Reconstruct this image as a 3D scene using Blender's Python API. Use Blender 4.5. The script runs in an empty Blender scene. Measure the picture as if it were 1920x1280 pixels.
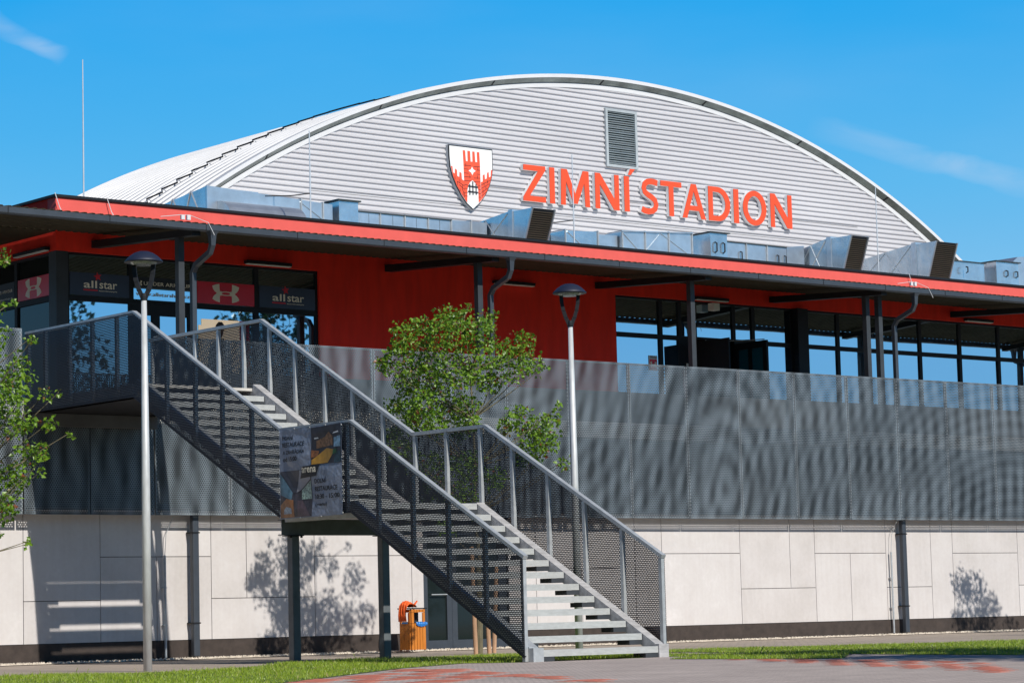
import bpy, math, random
from mathutils import Vector, Matrix
from mathutils.geometry import tessellate_polygon
random.seed(7)
PI = math.pi
sc = bpy.context.scene
COL = sc.collection

# ------------------------------------------------------------------ camera
cam_d = bpy.data.cameras.new('camera'); cam = bpy.data.objects.new('camera', cam_d); COL.objects.link(cam)
cam_d.sensor_width = 36; cam_d.lens = 92.408; cam_d.clip_start = .5; cam_d.clip_end = 3000
R_ = Vector((.77053, -.63691, -.02506)); U_ = Vector((-.04763, -.09674, .99417)); D_ = Vector((.63562, .76484, .10488))
cam.matrix_world = Matrix(((R_.x, U_.x, -D_.x, -21.8142), (R_.y, U_.y, -D_.y, -26.1509), (R_.z, U_.z, -D_.z, .5623), (0, 0, 0, 1)))
sc.camera = cam

# ------------------------------------------------------------------ light
SUN_EL = math.radians(37.0)
SUN_AZ = math.atan2(-.09, -1.0)                       # direction towards the sun, measured from +Y towards +X
sun_d = bpy.data.lights.new('sun', 'SUN'); sun_d.energy = 4.3; sun_d.angle = math.radians(.53); sun_d.color = (1, .95, .87)
sun = bpy.data.objects.new('sun', sun_d); COL.objects.link(sun)
to_sun = Vector((math.sin(SUN_AZ)*math.cos(SUN_EL), math.cos(SUN_AZ)*math.cos(SUN_EL), math.sin(SUN_EL)))
sun.rotation_euler = to_sun.to_track_quat('Z', 'Y').to_euler(); sun.location = (-20, -20, 40)
world = bpy.data.worlds.new('World'); sc.world = world; world.use_nodes = True
wn = world.node_tree; wn.nodes.clear()
wo = wn.nodes.new('ShaderNodeOutputWorld'); bg = wn.nodes.new('ShaderNodeBackground')
sky = wn.nodes.new('ShaderNodeTexSky'); sky.sky_type = 'NISHITA'; sky.sun_disc = False
sky.sun_elevation = SUN_EL; sky.sun_rotation = SUN_AZ % (2*PI); sky.air_density = 1.0; sky.dust_density = .3; sky.ozone_density = 2.0
nsc = wn.nodes.new('ShaderNodeMixRGB'); nsc.blend_type = 'MULTIPLY'; nsc.inputs[0].default_value = 1; nsc.inputs[2].default_value = (.9, 1.0, 1.15, 1)
wn.links.new(sky.outputs[0], nsc.inputs[1])
tcg = wn.nodes.new('ShaderNodeTexCoord'); sxy = wn.nodes.new('ShaderNodeSeparateXYZ'); wn.links.new(tcg.outputs['Generated'], sxy.inputs[0])
grd = wn.nodes.new('ShaderNodeValToRGB'); els = grd.color_ramp.elements
while len(els) < 6: els.new(.5)
for e_, (p_, c_) in zip(els, [(0.0, (2.6, 4.5, 6.2)), (.10, (1.9, 4.2, 6.4)), (.16, (.75, 3.65, 6.6)), (.235, (.0, 2.85, 6.6)), (.5, (.0, .45, 1.7)), (1.0, (.0, .14, .7))]): e_.position = p_; e_.color = (*c_, 1)
wn.links.new(sxy.outputs[2], grd.inputs[0])
hs = wn.nodes.new('ShaderNodeMixRGB'); hs.inputs[0].default_value = .98
wn.links.new(nsc.outputs[0], hs.inputs[1]); wn.links.new(grd.outputs[0], hs.inputs[2])
# thin cirrus veils, laid out by direction in the sky
tc = wn.nodes.new('ShaderNodeTexCoord')
mp = wn.nodes.new('ShaderNodeMapping'); mp.inputs['Scale'].default_value = (9.0, 9.0, 34.0); mp.inputs['Rotation'].default_value = (.25, .1, .6)
wn.links.new(tc.outputs['Generated'], mp.inputs[0])
nz = wn.nodes.new('ShaderNodeTexNoise'); nz.inputs['Scale'].default_value = 1.6; nz.inputs['Detail'].default_value = 7; nz.inputs['Roughness'].default_value = .55; nz.inputs['Distortion'].default_value = .6
wn.links.new(mp.outputs[0], nz.inputs['Vector'])
nz2 = wn.nodes.new('ShaderNodeTexNoise'); nz2.inputs['Scale'].default_value = 3.2; nz2.inputs['Detail'].default_value = 5
mp2 = wn.nodes.new('ShaderNodeMapping'); mp2.inputs['Scale'].default_value = (1.2, 1.2, 4.5); wn.links.new(tc.outputs['Generated'], mp2.inputs[0]); wn.links.new(mp2.outputs[0], nz2.inputs['Vector'])
def wmath(op, x, y=None, z=None, clamp=False):
    n = wn.nodes.new('ShaderNodeMath'); n.operation = op; n.use_clamp = clamp
    for i, v in enumerate((x, y, z)):
        if v is None: continue
        if isinstance(v, (int, float)): n.inputs[i].default_value = v
        else: wn.links.new(v, n.inputs[i])
    return n.outputs[0]
def wdot(v):
    n = wn.nodes.new('ShaderNodeVectorMath'); n.operation = 'DOT_PRODUCT'; wn.links.new(tc.outputs['Generated'], n.inputs[0]); n.inputs[1].default_value = v; return n.outputs['Value']
def veil(nrm, mid, width, reach, amount):      # one cirrus streak along a great circle
    nv = wmath('SUBTRACT', nz.outputs[0], .5)
    d1 = wmath('ADD', wdot(nrm), wmath('MULTIPLY', nv, width*2.2)); d1 = wmath('DIVIDE', d1, width); g1 = wmath('SUBTRACT', 1.0, wmath('MULTIPLY', d1, d1), None, True)
    d2 = wmath('DIVIDE', wmath('SUBTRACT', 1.0, wdot(mid)), reach); g2 = wmath('SUBTRACT', 1.0, d2, None, True)
    return wmath('MULTIPLY', wmath('MULTIPLY', g1, g2), wmath('MULTIPLY', wmath('POWER', nz.outputs[0], 2.4), amount*1.7))
va = wmath('ADD', veil((-.0871, .3424, -.9355), (.745, .645, .1675), .0055, .0017, .95), veil((-.3621, .4176, -.8334), (.4665, .8545, .2290), .0045, .00035, 1.2))
broad = wmath('MULTIPLY', wmath('POWER', nz2.outputs[0], 4.0), .40)
va = wmath('ADD', va, broad, None, True)

mx = wn.nodes.new('ShaderNodeMixRGB'); mx.inputs[2].default_value = (5.0, 5.6, 6.5, 1)
wn.links.new(va, mx.inputs[0]); wn.links.new(hs.outputs[0], mx.inputs[1])
wn.links.new(mx.outputs[0], bg.inputs[0]); bg.inputs[1].default_value = .13
wn.links.new(bg.outputs[0], wo.inputs[0])
sc.view_settings.view_transform = 'Standard'; sc.view_settings.look = 'None'; sc.view_settings.exposure = 0.0; sc.view_settings.gamma = 1
sc.render.engine = 'CYCLES'; sc.cycles.transparent_max_bounces = 32; sc.cycles.max_bounces = 8

# ------------------------------------------------------------------ materials
def nmat(name):
    m = bpy.data.materials.new(name); m.use_nodes = True
    return m, m.node_tree, m.node_tree.nodes['Principled BSDF']
def obj_coord(nt):
    t = nt.nodes.new('ShaderNodeTexCoord'); return t.outputs['Object']
def math_(nt, op, a, b=None, c=None):
    n = nt.nodes.new('ShaderNodeMath'); n.operation = op
    for i, v in enumerate((a, b, c)):
        if v is None: continue
        if isinstance(v, (int, float)): n.inputs[i].default_value = v
        else: nt.links.new(v, n.inputs[i])
    return n.outputs[0]
def noise(nt, scale, detail=4, vec=None, rough=.6):
    n = nt.nodes.new('ShaderNodeTexNoise'); n.inputs['Scale'].default_value = scale; n.inputs['Detail'].default_value = detail; n.inputs['Roughness'].default_value = rough
    nt.links.new(vec if vec is not None else obj_coord(nt), n.inputs['Vector']); return n.outputs[0]
def ramp(nt, fac, stops):
    r = nt.nodes.new('ShaderNodeValToRGB'); e = r.color_ramp.elements
    while len(e) < len(stops): e.new(.5)
    for i, (p, c) in enumerate(stops): e[i].position = p; e[i].color = (c[0], c[1], c[2], 1)
    nt.links.new(fac, r.inputs[0]); return r.outputs[0]
def bump(nt, b, h, strength=.3, dist=.01):
    n = nt.nodes.new('ShaderNodeBump'); n.inputs['Strength'].default_value = strength; n.inputs['Distance'].default_value = dist
    nt.links.new(h, n.inputs['Height']); nt.links.new(n.outputs[0], b.inputs['Normal'])
def scaled(nt, s):
    m = nt.nodes.new('ShaderNodeMapping'); m.inputs['Scale'].default_value = s; nt.links.new(obj_coord(nt), m.inputs[0]); return m.outputs[0]
def M(name, c, rough=.6, metal=0, var=.12, vs=3.0, bs=None, bstr=.25, bd=.01, stretch=None):
    m, nt, b = nmat(name); b.inputs['Roughness'].default_value = rough; b.inputs['Metallic'].default_value = metal
    vec = scaled(nt, stretch) if stretch else None
    f = noise(nt, vs, 6, vec)
    nt.links.new(ramp(nt, f, [(.3, [x*(1-var) for x in c]), (.7, [min(1, x*(1+var)) for x in c])]), b.inputs['Base Color'])
    if bs: bump(nt, b, noise(nt, bs, 3), bstr, bd)
    return m
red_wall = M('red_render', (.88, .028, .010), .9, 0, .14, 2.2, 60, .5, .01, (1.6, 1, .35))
red_parapet = M('sunlit_coral_render', (.80, .12, .10), .9, 0, .06, 3, 60, .4, .01)  # parapet's full sunlight put into a lighter copy of the wall red
panel_m, nt, b = nmat('fibre_cement')
f1 = noise(nt, 1.1, 5); f2 = noise(nt, 14, 4)
gi = nt.nodes.new('ShaderNodeNewGeometry')
f3 = math_(nt, 'ADD', math_(nt, 'ADD', math_(nt, 'MULTIPLY', f1, .55), math_(nt, 'MULTIPLY', f2, .25)), math_(nt, 'ADD', math_(nt, 'MULTIPLY', gi.outputs['Random Per Island'], .16), .04))
nt.links.new(ramp(nt, f3, [(.34, (.56, .525, .505)), (.5, (.625, .59, .575)), (.63, (.665, .635, .62)), (.74, (.73, .70, .69))]), b.inputs['Base Color']); b.inputs['Roughness'].default_value = .75
drip = noise(nt, 3.0, 5, scaled(nt, (3.2, 1, .18))); spots = noise(nt, 9, 3)
dm = nt.nodes.new('ShaderNodeMixRGB'); dm.blend_type = 'MULTIPLY'; dm.inputs[0].default_value = 1
src = b.inputs['Base Color'].links[0].from_socket; nt.links.new(src, dm.inputs[1])
dd = math_(nt, 'MULTIPLY', math_(nt, 'ADD', .93, math_(nt, 'MULTIPLY', math_(nt, 'SUBTRACT', drip, .5), -.14)), 1.0)
nt.links.new(ramp(nt, dd, [(.80, (.86, .84, .82)), (.95, (1, 1, 1))]), dm.inputs[2]); nt.links.new(dm.outputs[0], b.inputs['Base Color'])
bump(nt, b, f2, .15, .004)
joint_m = M('dark_joint', (.03, .03, .03), .9)
plinth_m = M('dark_plinth_render', (.055, .042, .036), .9, 0, .25, 6, 90, .6, .01)
concrete_m = M('grey_concrete', (.60, .58, .54), .85, 0, .2, 1.5, 30, .3)
darkconc_m = M('dark_concrete', (.10, .105, .11), .85, 0, .2, 1.5, 30, .3)
anthracite = M('anthracite_metal', (.05, .057, .066), .42, 0, .12, 4)
anthracite.node_tree.nodes['Principled BSDF'].inputs['Specular IOR Level'].default_value = .18
black_metal = M('black_metal', (.018, .02, .024), .5, 0, .1, 4)
black_metal.node_tree.nodes['Principled BSDF'].inputs['Specular IOR Level'].default_value = .18
pipe_m = M('slate_grey_pipe', (.045, .055, .07), .45, .0, .12, 4)
galv = M('galvanised_steel', (.47, .50, .52), .5, .35, .16, 9, 40, .1, .003)
galv_tread = M('galvanised_tread', (.47, .49, .49), .6, .15, .12, 9, 60, .12, .003, (1, 3, 3))
pole_m = M('galvanised_pole', (.62, .64, .65), .5, .2, .18, 12, None, .2, .01, (1, 1, .25))
col_m = M('grey_painted_steel', (.13, .145, .155), .55, .1, .2, 5)
white_sheet, nt, b = nmat('white_sheet_metal')
f1 = noise(nt, .6, 3, scaled(nt, (.25, 1, 1)))
nt.links.new(ramp(nt, f1, [(.3, (.54, .53, .55)), (.7, (.62, .61, .63))]), b.inputs['Base Color']); b.inputs['Roughness'].default_value = .45
roof_sheet = M('pale_roof_sheet', (.55, .555, .57), .42, .1, .08, 1.4, None, .2, .01, (1, .3, 1))
white_trim = M('white_trim', (.70, .70, .71), .45, 0, .03)
soffit_galv = M('galvanised_soffit', (.20, .235, .225), .3, .6, .45, 1.6)
duct_m = M('galvanised_duct', (.60, .66, .70), .27, .85, .18, 2.0, 2.5, .25, .03)
duct_m2 = M('satin_duct', (.62, .67, .71), .35, .8, .15, 2.5, 3, .2, .03)
lid_m = M('dark_lid', (.035, .05, .055), .5)
soffit_m = M('brown_trapezoid_soffit', (.055, .044, .026), .8, 0, .25, 5)
soffit_m.node_tree.nodes['Principled BSDF'].inputs['Specular IOR Level'].default_value = .18
beam_m = M('dark_beam', (.022, .022, .024), .5)
beam_m.node_tree.nodes['Principled BSDF'].inputs['Specular IOR Level'].default_value = .18
letter_m = M('orange_red_letter', (.84, .085, .022), .4, 0, .02)
letter_side = M('white_letter_side', (.90, .90, .90), .5, 0, .02)
white_p = M('white_print', (.80, .77, .70), .5, 0, .03)
black_p = M('black_print', (.012, .014, .02), .5, 0, .03)
shield_w = M('shield_white', (.88, .88, .86), .45, 0, .02)
shield_r = M('shield_red', (.85, .10, .04), .45, 0, .04)
rod_m = M('lightning_rod_metal', (.62, .66, .70), .4, .3)
glass_m, nt, b = nmat('mirror_coated_glass')
b.inputs['Base Color'].default_value = (.50, .70, .84, 1); b.inputs['Metallic'].default_value = 1; b.inputs['Roughness'].default_value = .015
bump(nt, b, noise(nt, .9, 1), .05, .02)
dglass_m, nt, b = nmat('dark_glass')
b.inputs['Base Color'].default_value = (.012, .018, .018, 1); b.inputs['Roughness'].default_value = .04; b.inputs['Specular IOR Level'].default_value = .35
navy_sign = M('navy_sign_board', (.03, .042, .08), .4, 0, .1)
red_sign = M('red_sign_board', (.75, .008, .03), .35, 0, .05)
logo_w = M('cream_logo', (.90, .82, .66), .5, 0, .03)
red_print = M('red_print', (.65, .015, .03), .5, 0, .03)
# perforated sheets: real holes through the sheet by alpha, laid out in metres on the sheet
def perforated(name, c, ax, pw, ph, r, rough=.5, metal=.3, var=.2, wav=0, bands=False):
    m, nt, b = nmat(name); b.inputs['Roughness'].default_value = rough; b.inputs['Metallic'].default_value = metal
    sx = nt.nodes.new('ShaderNodeSeparateXYZ'); nt.links.new(obj_coord(nt), sx.inputs[0])
    a = sx.outputs[ax]; z = sx.outputs[2]
    v = math_(nt, 'DIVIDE', z, ph); row = math_(nt, 'FLOOR', v)
    half = math_(nt, 'MULTIPLY', math_(nt, 'FLOORED_MODULO', row, 2.0), .5)
    u = math_(nt, 'ADD', math_(nt, 'DIVIDE', a, pw), half)
    du = math_(nt, 'MULTIPLY', math_(nt, 'SUBTRACT', math_(nt, 'FRACT', u), .5), pw)
    dv = math_(nt, 'MULTIPLY', math_(nt, 'SUBTRACT', math_(nt, 'FRACT', v), .5), ph)
    d = math_(nt, 'SQRT', math_(nt, 'ADD', math_(nt, 'MULTIPLY', du, du), math_(nt, 'MULTIPLY', dv, dv)))
    al = math_(nt, 'GREATER_THAN', d, r); nt.links.new(al, b.inputs['Alpha'])
    f = noise(nt, 1.3, 5)
    if bands:      # moire rippling of the hole grid, painted into the sheet colour
        m2 = nt.nodes.new('ShaderNodeMapping'); m2.inputs['Rotation'].default_value = (0, .5, 0); m2.inputs['Scale'].default_value = (1.1, 1, .7); nt.links.new(obj_coord(nt), m2.inputs[0])
        n2 = nt.nodes.new('ShaderNodeTexNoise'); n2.inputs['Scale'].default_value = 1.3; n2.inputs['Detail'].default_value = 3; n2.inputs['Distortion'].default_value = .8; nt.links.new(m2.outputs[0], n2.inputs['Vector'])
        tot = math_(nt, 'ADD', math_(nt, 'MULTIPLY', f, .30), math_(nt, 'MULTIPLY', n2.outputs[0], .30))
        for cx_, cz_, sx_, sz_, sc2, wt in ((4.3, 3.1, 1.0, .60, .85, .20), (13.5, -1.5, 1.0, .85, 1.25, .09), (-1.5, 6.2, .9, .9, 1.0, .12)):
            m3 = nt.nodes.new('ShaderNodeMapping'); m3.inputs['Location'].default_value = (-cx_*sx_, 0, -cz_*sz_); m3.inputs['Scale'].default_value = (sx_, 0, sz_); nt.links.new(obj_coord(nt), m3.inputs[0])
            wv = nt.nodes.new('ShaderNodeTexWave'); wv.wave_type = 'RINGS'; wv.rings_direction = 'Y'; wv.inputs['Scale'].default_value = sc2; wv.inputs['Distortion'].default_value = 1.5; wv.inputs['Detail'].default_value = 1; wv.inputs['Detail Scale'].default_value = .8; nt.links.new(m3.outputs[0], wv.inputs['Vector'])
            tot = math_(nt, 'ADD', tot, math_(nt, 'MULTIPLY', wv.outputs['Fac'], wt))
        f = tot; var = .64
    nt.links.new(ramp(nt, f, [(.3, [x*(1-var) for x in c]), (.7, [x*(1+var) for x in c])]), b.inputs['Base Color'])
    if wav: bump(nt, b, noise(nt, 1.1, 2, scaled(nt, (1, 1, .5))), wav, .25)
    return m
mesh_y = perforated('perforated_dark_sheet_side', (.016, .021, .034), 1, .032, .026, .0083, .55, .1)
mesh_x = perforated('perforated_sheet_front', (.125, .150, .170), 0, .046, .036, .0122, .5, .3, .14, 0, True)
banner_cloth = M('grey_banner_vinyl', (.24, .28, .37), .4, 0, .12, 2.2, 3.2, .8, .06)
orange_cloth = M('orange_cloth', (.85, .13, .02), .8, 0, .15, 20)
bluebag = M('blue_bag', (.02, .20, .60), .35, 0, .15, 20, 30, .6)
wood_bin, nt, b = nmat('varnished_bin_slats')
f = noise(nt, 6, 6, scaled(nt, (6, 6, .5)))
nt.links.new(ramp(nt, f, [(.3, (.48, .14, .012)), (.7, (.66, .23, .025))]), b.inputs['Base Color']); b.inputs['Roughness'].default_value = .5
stake_m = M('debarked_stake_wood', (.46, .28, .17), .85, 0, .25, 8, 20, .5, .01, (1, 1, .2))
bark_m = M('young_tree_bark', (.16, .14, .085), .9, 0, .35, 14, 30, .8, .01, (1, 1, .4))
blossom = None
def leafmat(name, c1, c2, c3):
    m, nt, b = nmat(name); b.inputs['Roughness'].default_value = .42; b.inputs['Specular IOR Level'].default_value = .6
    oi = nt.nodes.new('ShaderNodeNewGeometry')
    col = ramp(nt, oi.outputs['Random Per Island'], [(0, c1), (.45, c2), (.93, c2), (.97, c3)])
    nt.links.new(col, b.inputs['Base Color'])
    tr = nt.nodes.new('ShaderNodeBsdfTranslucent'); nt.links.new(col, tr.inputs[0])
    ms = nt.nodes.new('ShaderNodeMixShader'); ms.inputs[0].default_value = .28
    out = nt.nodes['Material Output']
    nt.links.new(b.outputs[0], ms.inputs[1]); nt.links.new(tr.outputs[0], ms.inputs[2]); nt.links.new(ms.outputs[0], out.inputs[0])
    return m
leaf_m = leafmat('spring_leaf', (.05, .135, .009), (.19, .34, .022), (.24, .08, .035))
dark_leaf = leafmat('dark_leaf', (.015, .035, .012), (.03, .06, .016), (.04, .07, .02))
grass_m = leafmat('grass_blade', (.15, .26, .018), (.34, .46, .035), (.55, .48, .2))
lawn_m = M('lawn_soil', (.09, .13, .025), .95, 0, .4, 5)
gravel_m = M('pale_gravel', (.62, .55, .46), .9, 0, .4, 30)
def pavers(name, c, dark, sx=5.0, rot=0):
    m, nt, b = nmat(name); b.inputs['Roughness'].default_value = 1; b.inputs['Specular IOR Level'].default_value = .04
    mpn = nt.nodes.new('ShaderNodeMapping'); mpn.inputs['Rotation'].default_value = (0, 0, rot); nt.links.new(obj_coord(nt), mpn.inputs[0])
    br = nt.nodes.new('ShaderNodeTexBrick'); br.inputs['Scale'].default_value = sx; br.inputs['Color1'].default_value = (*c, 1); br.inputs['Color2'].default_value = (*[x*.82 for x in c], 1)
    br.inputs['Mortar'].default_value = (*dark, 1); br.inputs['Mortar Size'].default_value = .03; nt.links.new(mpn.outputs[0], br.inputs['Vector'])
    f = noise(nt, .8, 6)
    mxn = nt.nodes.new('ShaderNodeMixRGB'); mxn.blend_type = 'MULTIPLY'; mxn.inputs[0].default_value = .6
    nt.links.new(br.outputs[0], mxn.inputs[1]); nt.links.new(ramp(nt, f, [(.3, (.65, .65, .65)), (.7, (1, 1, 1))]), mxn.inputs[2])
    nt.links.new(mxn.outputs[0], b.inputs['Base Color']); return m
path_m = pavers('grey_path_pavers', (.56, .47, .39), (.36, .31, .27), 2.5)
plaza_m = pavers('grey_plaza_pavers', (.62, .53, .485), (.33, .29, .27), 2.5, .35)
redpave_m = pavers('red_plaza_pavers', (.72, .23, .16), (.5, .22, .17), 2.5, .35)

# ------------------------------------------------------------------ mesh helpers
class MB:
    def __init__(s): s.v = []; s.f = []
    def add(s, vs, fs):
        o = len(s.v); s.v += [tuple(v) for v in vs]; s.f += [tuple(i+o for i in f) for f in fs]; return s
    def box(s, x0, x1, y0, y1, z0, z1):
        vs = [(x, y, z) for z in (z0, z1) for y in (y0, y1) for x in (x0, x1)]
        return s.add(vs, [(0, 2, 3, 1), (4, 5, 7, 6), (0, 1, 5, 4), (2, 6, 7, 3), (0, 4, 6, 2), (1, 3, 7, 5)])
    def hexa(s, p):          # 8 points: 4 bottom loop, 4 top loop
        return s.add(p, [(3, 2, 1, 0), (4, 5, 6, 7), (0, 1, 5, 4), (1, 2, 6, 5), (2, 3, 7, 6), (3, 0, 4, 7)])
    def prism(s, loops, fn, w0, w1):   # 2D loops (first outer) mapped by fn(u, v, w)
        loops = [list(l) for l in loops]
        tri = tessellate_polygon([[Vector((a, b, 0)) for a, b in l] for l in loops])
        flat = [p for l in loops for p in l]; n = len(flat)
        vs = [fn(a, b, w0) for a, b in flat] + [fn(a, b, w1) for a, b in flat]
        fs = [tuple(t) for t in tri] + [tuple(i+n for i in reversed(t)) for t in tri]
        k = 0
        for l in loops:
            m = len(l)
            for i in range(m): fs.append((k+i, k+(i+1) % m, n+k+(i+1) % m, n+k+i))
            k += m
        return s.add(vs, fs)
    def tube(s, pts, r, n=8, cap=True):
        pts = [Vector(p) for p in pts]; rs = r if isinstance(r, (list, tuple)) else [r]*len(pts)
        vs = []; up = None
        for i, p in enumerate(pts):
            d = (pts[min(i+1, len(pts)-1)] - pts[max(i-1, 0)]).normalized()
            if up is None: up = Vector((0, 0, 1)) if abs(d.z) < .9 else Vector((0, 1, 0))
            a = d.cross(up).normalized(); bb = a.cross(d).normalized(); up = bb
            for k in range(n):
                t = 2*PI*(k+.5)/n; vs.append(p + (a*math.cos(t) + bb*math.sin(t))*rs[i])
        fs = [(i*n+k, i*n+(k+1) % n, (i+1)*n+(k+1) % n, (i+1)*n+k) for i in range(len(pts)-1) for k in range(n)]
        if cap: fs += [tuple(range(n-1, -1, -1)), tuple((len(pts)-1)*n+k for k in range(n))]
        return s.add(vs, fs)
    def lathe(s, c, prof, n=24, cap=True):   # prof: list of (r, z)
        vs = [(c[0]+r*math.cos(2*PI*k/n), c[1]+r*math.sin(2*PI*k/n), c[2]+z) for r, z in prof for k in range(n)]
        fs = [(i*n+k, i*n+(k+1) % n, (i+1)*n+(k+1) % n, (i+1)*n+k) for i in range(len(prof)-1) for k in range(n)]
        if cap: fs += [tuple(range(n-1, -1, -1)), tuple((len(prof)-1)*n+k for k in range(n))]
        return s.add(vs, fs)
    def bar(s, p0, p1, w, h, side=(1, 0, 0)):   # rectangular bar, w along side, h across
        p0 = Vector(p0); p1 = Vector(p1); d = (p1-p0).normalized(); a = Vector(side); a = (a - d*a.dot(d)).normalized(); c = d.cross(a)
        q = [(-1, -1), (1, -1), (1, 1), (-1, 1)]
        return s.hexa([p0 + a*(x*w/2) + c*(y*h/2) for x, y in q] + [p1 + a*(x*w/2) + c*(y*h/2) for x, y in q])
WL = {}
def wloc(o):
    return WL.get(o.name, Vector((0, 0, 0)))
def build(name, mb, mat, parent=None, loc=None, bev=0, smooth=False):
    me = bpy.data.meshes.new(name)
    o = Vector(loc) if loc is not None else (wloc(parent) if parent else Vector((0, 0, 0)))
    me.from_pydata([(v[0]-o.x, v[1]-o.y, v[2]-o.z) for v in mb.v], [], mb.f); me.update()
    import bmesh
    bm = bmesh.new(); bm.from_mesh(me); bmesh.ops.recalc_face_normals(bm, faces=bm.faces)
    bm.to_mesh(me); bm.free()
    me.materials.append(mat)
    if smooth:
        for p in me.polygons: p.use_smooth = True
    ob = bpy.data.objects.new(name, me); COL.objects.link(ob)
    if parent: ob.parent = parent
    else: ob.location = o
    WL[ob.name] = o
    if bev:
        mo = ob.modifiers.new('bevel', 'BEVEL'); mo.width = bev; mo.segments = 2; mo.limit_method = 'ANGLE'
    return ob
def root(name, label, cat, loc, group=None):
    ob = bpy.data.objects.new(name, None); COL.objects.link(ob); ob.location = loc; ob.empty_display_size = .2
    ob['label'] = label; ob['category'] = cat
    if group: ob['group'] = group
    WL[ob.name] = Vector(loc); return ob
def tag(ob, label, cat, group=None):
    ob['label'] = label; ob['category'] = cat
    if group: ob['group'] = group
    return ob
def struct(ob, kind='structure'):
    ob['kind'] = kind; return ob
def copy_tree(src, dx, label=None, group=None):
    c = src.copy(); COL.objects.link(c); c.location = Vector(src.location) + Vector(dx)
    if label: c['label'] = label
    if group: c['group'] = group
    for ch in src.children:
        a = ch.copy(); COL.objects.link(a); a.parent = c
        for g in ch.children:
            d = g.copy(); COL.objects.link(d); d.parent = a
    return c
def text_mb(string, fn, u0, u1, v0, v1, w0, w1, bold=.012):
    cu = bpy.data.curves.new('t', 'FONT'); cu.body = string; cu.offset = bold; cu.resolution_u = 3
    ob = bpy.data.objects.new('t', cu); COL.objects.link(ob)
    dg = bpy.context.evaluated_depsgraph_get(); dg.update()
    me = bpy.data.meshes.new_from_object(ob.evaluated_get(dg))
    bpy.data.objects.remove(ob); bpy.data.curves.remove(cu)
    vs = [(v.co.x, v.co.y) for v in me.vertices]
    x0 = min(v[0] for v in vs); x1 = max(v[0] for v in vs); y0 = min(v[1] for v in vs); y1 = max(v[1] for v in vs)
    f = lambda a, b: (u0 + (a-x0)/(x1-x0)*(u1-u0), v0 + (b-y0)/(y1-y0)*(v1-v0))
    mb = MB(); mb.add([fn(*f(a, b), w1) for a, b in vs], [tuple(p.vertices) for p in me.polygons])
    bpy.data.meshes.remove(me); return mb
FY = lambda y: (lambda u, v, w: (u, y - w, v))          # on a plane facing -Y, w outwards
FX = lambda x: (lambda u, v, w: (x - w, u, v))          # on a plane facing -X, w outwards

# ------------------------------------------------------------------ ground
def inside(p, poly):
    c = False; j = len(poly)-1
    for i in range(len(poly)):
        (x1, y1), (x2, y2) = poly[i], poly[j]
        if (y1 > p[1]) != (y2 > p[1]) and p[0] < (x2-x1)*(p[1]-y1)/(y2-y1)+x1: c = not c
        j = i
    return c
WY = 13.28
struct(build('ground', MB().box(-400, 400, -200, 700, -.30, 0.0), path_m))
def sheet(name, pts, z, mat):
    mb = MB(); mb.prism([pts], lambda u, v, w: (u, v, w), z-.003, z)
    return build(name, mb, mat)
plaza_edge = [(-60, -58), (-7.15, -5.0), (-2.49, -.7), (-1.3, .1), (-.44, .71), (-.15, 0.02), (1.1, -.06), (2.6, -.1), (2.7, -.5), (1.13, -1.51), (.89, -3.14), (.98, -4.73), (3.32, -2.63), (4.2, 1.4), (5.5, 3.0), (5.44, 3.1), (3.76, -1.25), (2.64, -4.16), (1.92, -6.59), (1.7, -14), (0, -80)]
plaza = sheet('plaza_paving', plaza_edge, .006, plaza_m); struct(plaza)
lawn_left = [(-60, -57.9), (-7.15, -4.95), (-2.49, -.65), (-1.3, .15), (-.44, .76), (-.15, .1), (2.62, -.05), (2.72, -.45), (1.17, -1.47), (.93, -3.1), (1.0, -4.65), (3.28, -2.6), (4.15, 1.42), (4.69, 5.4), (3.6, 6.3), (1.48, 6.62), (.59, 5.92), (-1.06, 4.32), (-3.2, 2.38), (-4.25, 2.61), (-5.48, 3.79), (-12, 4.6), (-70, 4.6)]
lawn_right = [(5.5, 3.1), (6.0, 4.7), (7.34, 5.13), (8.89, 4.0), (9.9, 2.9), (11.5, 2.2), (40, 2.2), (40, -40), (2.1, -40), (1.75, -14), (1.97, -6.59), (2.69, -4.16), (3.81, -1.25)]
struct(sheet('lawn', lawn_left, .010, lawn_m)); struct(sheet('lawn', lawn_right, .010, lawn_m))
gr = sheet('gravel_bed', [(-60, 12.75), (60, 12.75), (60, 13.27), (-60, 13.27)], .014, gravel_m); struct(gr)
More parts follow.
